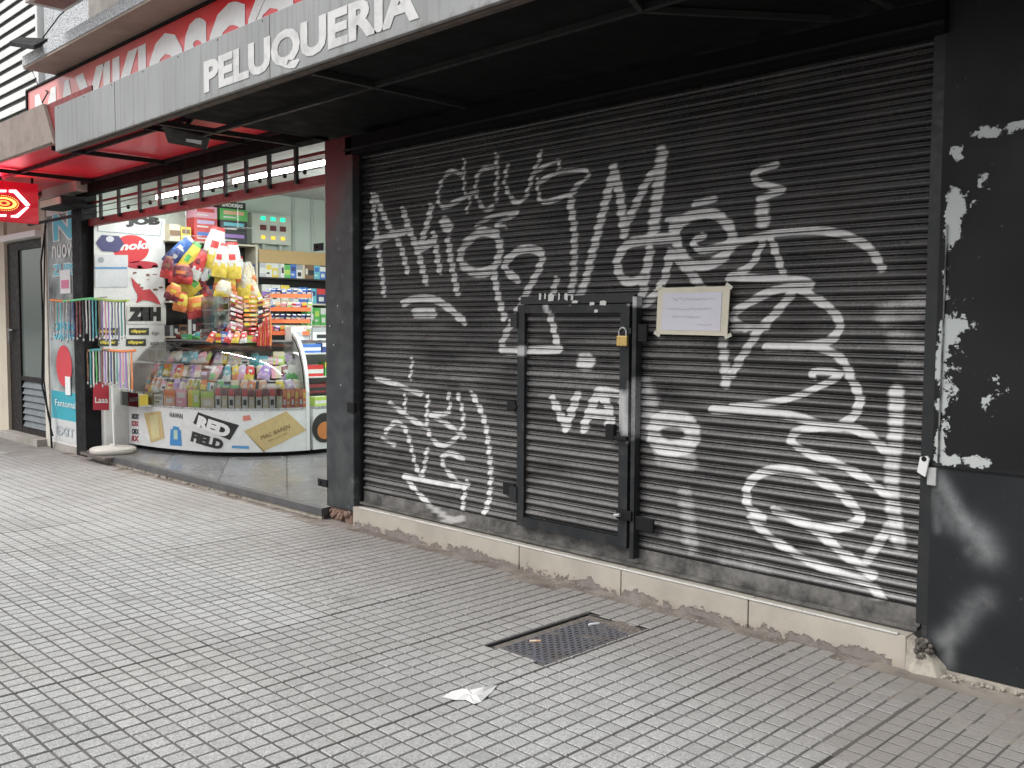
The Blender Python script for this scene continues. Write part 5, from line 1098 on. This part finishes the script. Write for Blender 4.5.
wq('poster_shape', [(131, 277), (138, 284), (143, 290), (150, 289), (157, 297), (161, 305), (151, 301), (143, 300), (136, 303), (138, 296), (133, 286)], plain((.5, .05, .06)), 3)
rect('poster', 127, 305, 166, 324, plain((.66, .66, .62)), 3); wtext('ZEH', 128, 307, 161, 321, ink, 5, .10)
for (a, b_) in ((98, 328), (129, 328), (98, 339), (126, 339)):
    rect('label_strip', a, b_, a+20, b_+7, plain((.05, .05, .04)), 2); wtext('clipper', a+2, b_+1.5, a+18, b_+5.5, plain((.75, .6, .1)), 4, .05)
wtext('logo', 152, 331, 159, 336, ink, 3, .0); wtext('xotbrot', 150, 341, 165, 345, ink, 3, .0, .3)
rect('poster', 93, 383, 109, 410, plain((.42, .03, .05)), 2); wtext('Laaa', 95, 397, 108, 403, pw_, 3, .02)
for i in range(18):
    a = rnd.uniform(130, 164); b_ = rnd.uniform(266, 300); ell(a, b_, rnd.uniform(.5, 3), rnd.uniform(.4, 1.4), plain((.2, .1, .08)), 2)
# ------------------------------------------------------------------ side wall: shelving with goods
SX = -11.0
def spos(px, py): p = onX(px, py, SX); return p
sh1 = thing('goods_shelf', (-11.15, 5.7, FZ), 'dark shelving unit with cream shelf edges behind the hanging bags', 'shelf')
yA, yB, yC = spos(168, 300).y+.02, spos(258, 300).y, spos(328, 300).y+.6
blk = plain((.025, .02, .02)); crm = plain((.62, .57, .46))
MB().box(-11.30, -11.27, yA, yB, .2, spos(225, 243).z).build('back_panel', blk, sh1)
zs1 = [spos(225, y_).z for y_ in (243, 275, 302, 336, 372)]
for z in zs1: MB().box(-11.27, SX, yA, yB-.03, z-.022, z).build('shelf_board', crm, sh1, .003)
MB().box(-11.27, SX+.01, yB-.03, yB+.0, .2, zs1[0]+.01).build('side_board', crm, sh1, .003)
sh2 = thing('wall_shelf', (-11.15, 6.8, FZ), 'deep shelving unit with a brown cardboard header right of the hanging bags', 'shelf')
MB().box(-11.30, -11.27, yB+.01, yC, .2, spos(290, 262).z).build('back_panel', blk, sh2)
zs2 = [spos(290, y_).z for y_ in (278, 303, 325, 345, 372, 400)]
for i, z in enumerate(zs2): MB().box(-11.27, SX, yB+.01, yC, z-.022, z).build('shelf_board', crm if i else blk, sh2, .003)
MB().box(SX-.012, SX+.0, yB+.02, yC, spos(290, 264).z, spos(290, 251).z).build('cardboard_header', plain((.50, .34, .16)), sh2, .003)
def srow(px0, px1, pyb, pyt, zb, cols, lab, group, styles=(0, 2, 1, 3), cat_='box', d=.16, var=.15):
    y0, y1 = spos(px0, pyb).y, spos(px1, pyb).y; n = len(cols); pm_ = (px0+px1)/2; h = spos(pm_, pyt).z-spos(pm_, pyb).z
    for i, (c1, c2) in enumerate(cols):
        y = y0+(y1-y0)*(i+.5)/n
        prod('goods_box', (SX-.09, y, zb+.001), math.pi/2, (y1-y0)/n*.95, d, h*rnd.uniform(1-var, 1), c1, c2, '%s and %s box %s, %s from left' % (c1, c2, lab, nth(i)), cat_, group, styles[i % len(styles)])
zt_ = zs1[0]
A = onX(193, 241, SX); 
for lvl, (cl, cr) in enumerate(((('red', 'blue'), ('black', 'purple')), (('red', 'lilac'), ('black', 'cyan')), (('pink', 'red'), ('green', 'peach')))):
    h = .14; 
    for j, (c, pa, pb_) in enumerate(((cl, 194, 218), (cr, 220, 248))):
        y0, y1 = spos(pa, 240).y, spos(pb_, 240).y
        prod('goods_box', (SX-.1, (y0+y1)/2, zt_+.001+lvl*h*1.02), math.pi/2, (y1-y0)*.97, .2, h, c[0], c[1], '%s and %s carton in the %s stack on the shelving, %s' % (c[0], c[1], ('left', 'right')[j], ('lowest', 'middle', 'topmost')[lvl]), 'carton', 'cartons stacked on the shelving', 2)
y0, y1 = spos(220, 215).y, spos(247, 215).y
tb_ = MB().box(SX-.17, SX-.03, y0, y1, zt_+.432, zt_+.52).build('top_carton', blk, None, .003); tag(tb_, 'black carton with white lettering topmost above the right stack', 'carton')
Yv = lambda u, v: Vector((SX-.027, y0+.04+(y1-y0-.08)*u, zt_+.452+.045*v)); lettering('carton_lettering', 'SMOKING', Yv, pw_, tb_, .05, .2)
srow(170, 192, 241, 226, zt_, [('cream', 'brown'), ('yellow', 'brown')], 'on the shelving top beside the poster board', 'boxes beside the poster board')
srow(200, 256, 275, 262, zs1[1], [('black', 'white'), ('white', 'teal'), ('maroon', 'black'), ('white', 'grey'), ('black', 'silver'), ('navy', 'white')], 'on the second shelf behind the hanging bags', 'boxes on the second shelf')
srow(196, 256, 302, 285, zs1[2], [('navy', 'silver'), ('blue', 'white'), ('red', 'white'), ('pink', 'white'), ('white', 'blue'), ('cyan', 'white')], 'on the third shelf behind the hanging bags', 'boxes on the third shelf')
srow(170, 232, 336, 318, zs1[3], [('black', 'grey'), ('brown', 'black'), ('black', 'white'), ('maroon', 'black'), ('black', 'brown'), ('silver', 'black'), ('black', 'grey')], 'on the fourth shelf above the counter', 'boxes on the fourth shelf', styles=(3, 2), var=.4)
srow(260, 326, 278, 263, zs2[0], [('silver', 'white'), ('white', 'yellow'), ('yellow', 'white'), ('white', 'silver'), ('green', 'lime'), ('blue', 'navy'), ('white', 'grey'), ('brown', 'cream'), ('brown', 'black'), ('cyan', 'blue'), ('blue', 'white')], 'under the cardboard header', 'boxes under the cardboard header')
srow(262, 326, 303, 285, zs2[1], [('white', 'purple'), ('white', 'navy'), ('cream', 'yellow'), ('white', 'silver'), ('blue', 'white'), ('cyan', 'navy'), ('navy', 'red')], 'on the shelf below the header row', 'boxes below the header row')
srow(308, 327, 325, 307, zs2[2], [('green', 'white'), ('green', 'lime'), ('green', 'white')], 'on the third right hand shelf beside the post', 'green boxes beside the post')
srow(308, 327, 345, 330, zs2[3], [('black', 'red'), ('maroon', 'black'), ('black', 'white')], 'on the fourth right hand shelf beside the post', 'dark boxes beside the post')
# side counter goods
def crow(px0, px1, zb, X, h, cols, lab, group, d=.14):
    y0, y1 = 6.0, 7.45; n = len(cols)
    for i, (c1, c2) in enumerate(cols):
        y = y0+(y1-y0)*(i+.5)/n; prod('snack_box', (X, y, zb), math.pi/2, (y1-y0)/n*.92, d, h*rnd.uniform(.8, 1.1), c1, c2, '%s and %s snack box %s, %s from left' % (c1, c2, lab, nth(i)), 'snack box', group, i % 4)
crow(0, 0, .626, -9.27, .12, [('lime', 'white'), ('cream', 'yellow'), ('yellow', 'green'), ('brown', 'cream'), ('green', 'white'), ('black', 'gold' if False else 'yellow')], 'at the front of the side counter', 'snack boxes at the front of the side counter')
crow(0, 0, .76, -9.45, .13, [('maroon', 'black'), ('brown', 'red'), ('black', 'brown'), ('maroon', 'white'), ('black', 'red')], 'in the second row of the side counter', 'snack boxes in the second row')
crow(0, 0, .949, -9.5, .15, [('red', 'white'), ('green', 'yellow'), ('red', 'orange'), ('white', 'red'), ('silver', 'blue')], 'on the middle tier of the side counter', 'snack boxes on the middle tier')
crow(0, 0, 1.219, -9.55, .12, [('blue', 'white'), ('navy', 'white'), ('white', 'pink'), ('pink', 'white'), ('pink', 'lilac')], 'on the top tier of the side counter', 'snack boxes on the top tier')
crow(0, 0, 1.36, -9.75, .16, [('white', 'silver'), ('white', 'grey'), ('pink', 'white'), ('lilac', 'pink'), ('pink', 'lilac')], 'behind the top tier of the side counter', 'snack boxes behind the top tier')
# electric display box on the pale wall
eb = thing('switch_box', onX(272, 230, -11.27), 'pale electric box with three green, three red and three yellow indicators on the kiosk wall', 'electric box')
a, b_ = onX(252, 243, -11.2), onX(291, 216, -11.2)
MB().box(-11.30, -11.20, a.y, b_.y, a.z, b_.z).build('box_body', plain((.66, .68, .62)), eb, .008)
for i in range(3):
    y = a.y+(b_.y-a.y)*(.28+.25*i); z0, z1 = a.z, b_.z; hh = z1-z0
    MB().box(-11.2, -11.19, y-.035, y+.035, z0+hh*.78, z0+hh*.9).build('green_light', emit('ind_green%d' % i, (.02, .7, .4), 1.0), eb, .004)
    MB().box(-11.2, -11.19, y-.045, y+.045, z0+hh*.45, z0+hh*.62).build('red_display', plain((.16, .03, .04)), eb, .003)
    MB().box(-11.2, -11.19, y-.03, y+.03, z0+hh*.16, z0+hh*.27).build('yellow_light', emit('ind_yellow%d' % i, (.9, .55, .05), .7), eb, .004)
for i in range(2): y = a.y+.2+.25*i; MB().tube([(-11.26, y, a.z-.2), (-11.26, y, a.z)], .03, 8).build('box_conduit', plain((.55, .6, .56)), eb)

# ------------------------------------------------------------------ strap stand in front of the left post
bc = onZ(113, 446, .165)
sd_ = thing('strap_stand', (bc.x, bc.y, .085), 'display stand with round white base and two racks of hanging straps beside the kiosk', 'display stand')
bc.z = .095
MB().lathe((bc.x, bc.y, .09), [(0, 0), (.235, 0), (.245, .015), (.245, .05), (.225, .062), (.05, .072), (.02, .11)], 32).build('round_base', M('base_white', (.50, .48, .44), .6, dirt=(.3, .28, .25)), sd_)
MB().box(bc.x-.33, bc.x+.36, bc.y-.24, bc.y+.2, .06, .089).build('wood_board', plain((.12, .10, .09)), sd_, .004)
tp = onY(108, 296, bc.y-.02); MB().tube([(bc.x+.03, bc.y, .17), (bc.x, bc.y, 1.0), (tp.x, tp.y, tp.z)], .011, 8).build('pole', whitew, sd_)
RK = [('upper', 51, 128, 300, 300, 34, .02), ('lower', 58, 135, 352, 350, 30, -.06)]
sc1 = [['silver', 'brown', 'teal', 'cyan', 'grey', 'silver', 'navy', 'navy', 'maroon', 'maroon', 'black', 'white', 'silver', 'cyan', 'teal', 'brown', 'purple', 'pink', 'purple', 'navy', 'grey', 'navy', 'teal', 'black'],
       ['red', 'pink', 'red', 'maroon', 'pink', 'navy', 'black', 'navy', 'grey', 'purple', 'brown', 'teal', 'white', 'green', 'grey', 'maroon', 'purple', 'black', 'navy', 'black', 'teal', 'purple', 'pink', 'purple', 'cream', 'orange']]
for ri, (nm, xa, xb, ya_, yb_, hl, dy) in enumerate(RK):
    Y = bc.y-.05; pts = []
    for i in range(13):
        t = i/12; yy = Y+.18*math.cos(t*math.pi*1.0)*(1 if ri else -1)*.6-.05; p = onY(xa+(xb-xa)*t, ya_+(yb_-ya_)*t+1.2*math.sin(t*9), yy); pts.append(p)
    cols2 = [('orange', 0, 3), ('green' if not ri else 'orange', 2, 5), ('green' if not ri else 'teal', 5, 8), ('lime' if not ri else 'orange', 7, 12)]
    mb = MB(); 
    for c_, i0, i1 in cols2:
        o = MB().tube(pts[i0:i1+1], .016, 7).build('rack_rail', plain(COL[c_] if c_ != 'green' else (.15, .6, .25)), sd_)
    MB().tube([(tp.x+(bc.x-tp.x)*(.0 if not ri else .4), bc.y-.01, pts[6].z+.02), pts[6]], .008, 6).build('rack_arm', steel, sd_)
    n = len(sc1[ri]); 
    for i, c_ in enumerate(sc1[ri]):
        t = (i+.5)/n; f = t*12; j = min(int(f), 11); p = pts[j].lerp(pts[j+1], f-j); p = p+Vector((0, -.018, -.01)); L_ = hl*PXM*rnd.uniform(.82, 1.04); wv = rnd.uniform(-.012, .012)
        mb = MB(); w2 = rnd.uniform(.011, .019); v = []
        for q in range(6):
            z = p.z-L_*q/5; x = p.x+wv*math.sin(q*1.3); v += [(x-w2, p.y, z), (x+w2, p.y, z), (x+w2, p.y-.005, z), (x-w2, p.y-.005, z)]
        mb.add(v, [(q*4+a, q*4+(a+1) % 4, (q+1)*4+(a+1) % 4, (q+1)*4+a) for q in range(5) for a in range(4)]+[(3, 2, 1, 0), (20, 21, 22, 23)])
        mb.lathe((p.x+wv*math.sin(6.5), p.y-.002, p.z-L_-.035), [(0, 0), (.011, .008), (.011, .022), (.004, .036)], 7, 1)
        tag(mb.build('hanging_strap', [foil(COL[c_]), steel]), '%s strap hanging from the %s rack, %s from left' % (c_, nm, nth(i)), 'strap', 'straps hanging from the %s rack' % nm)
# parcel shelf sticking out left of the counter
ps = onX(128, 400, -10.9)
for i, c_ in enumerate(('cream', 'yellow', 'cream', 'lime')):
    p = cpt(.05+i*.16, -.06, .50); 
ptr = thing('side_tray', cpt(.15, .0, .6), 'clear tray with yellow packs at the left end of the counter', 'tray')
a = onX(112, 406, -11.05)
MB().box(-11.12, -10.62, 4.62, 4.76, .60, .615).build('tray_floor', plain((.55, .55, .5)), ptr, .002)
MB().box(-11.12, -10.62, 4.60, 4.606, .60, .76).build('tray_front', glass, ptr)
for i in range(5):
    prod('candy_box', (-11.07+i*.095, 4.68, .616), 0, .085, .1, .12, ('cream', 'yellow', 'lime', 'cream', 'yellow')[i], 'white', '%s pack in the clear tray left of the counter, %s from left' % (('cream', 'yellow', 'lime', 'cream', 'yellow')[i], nth(i)), 'candy pack', 'packs in the clear tray', 1)
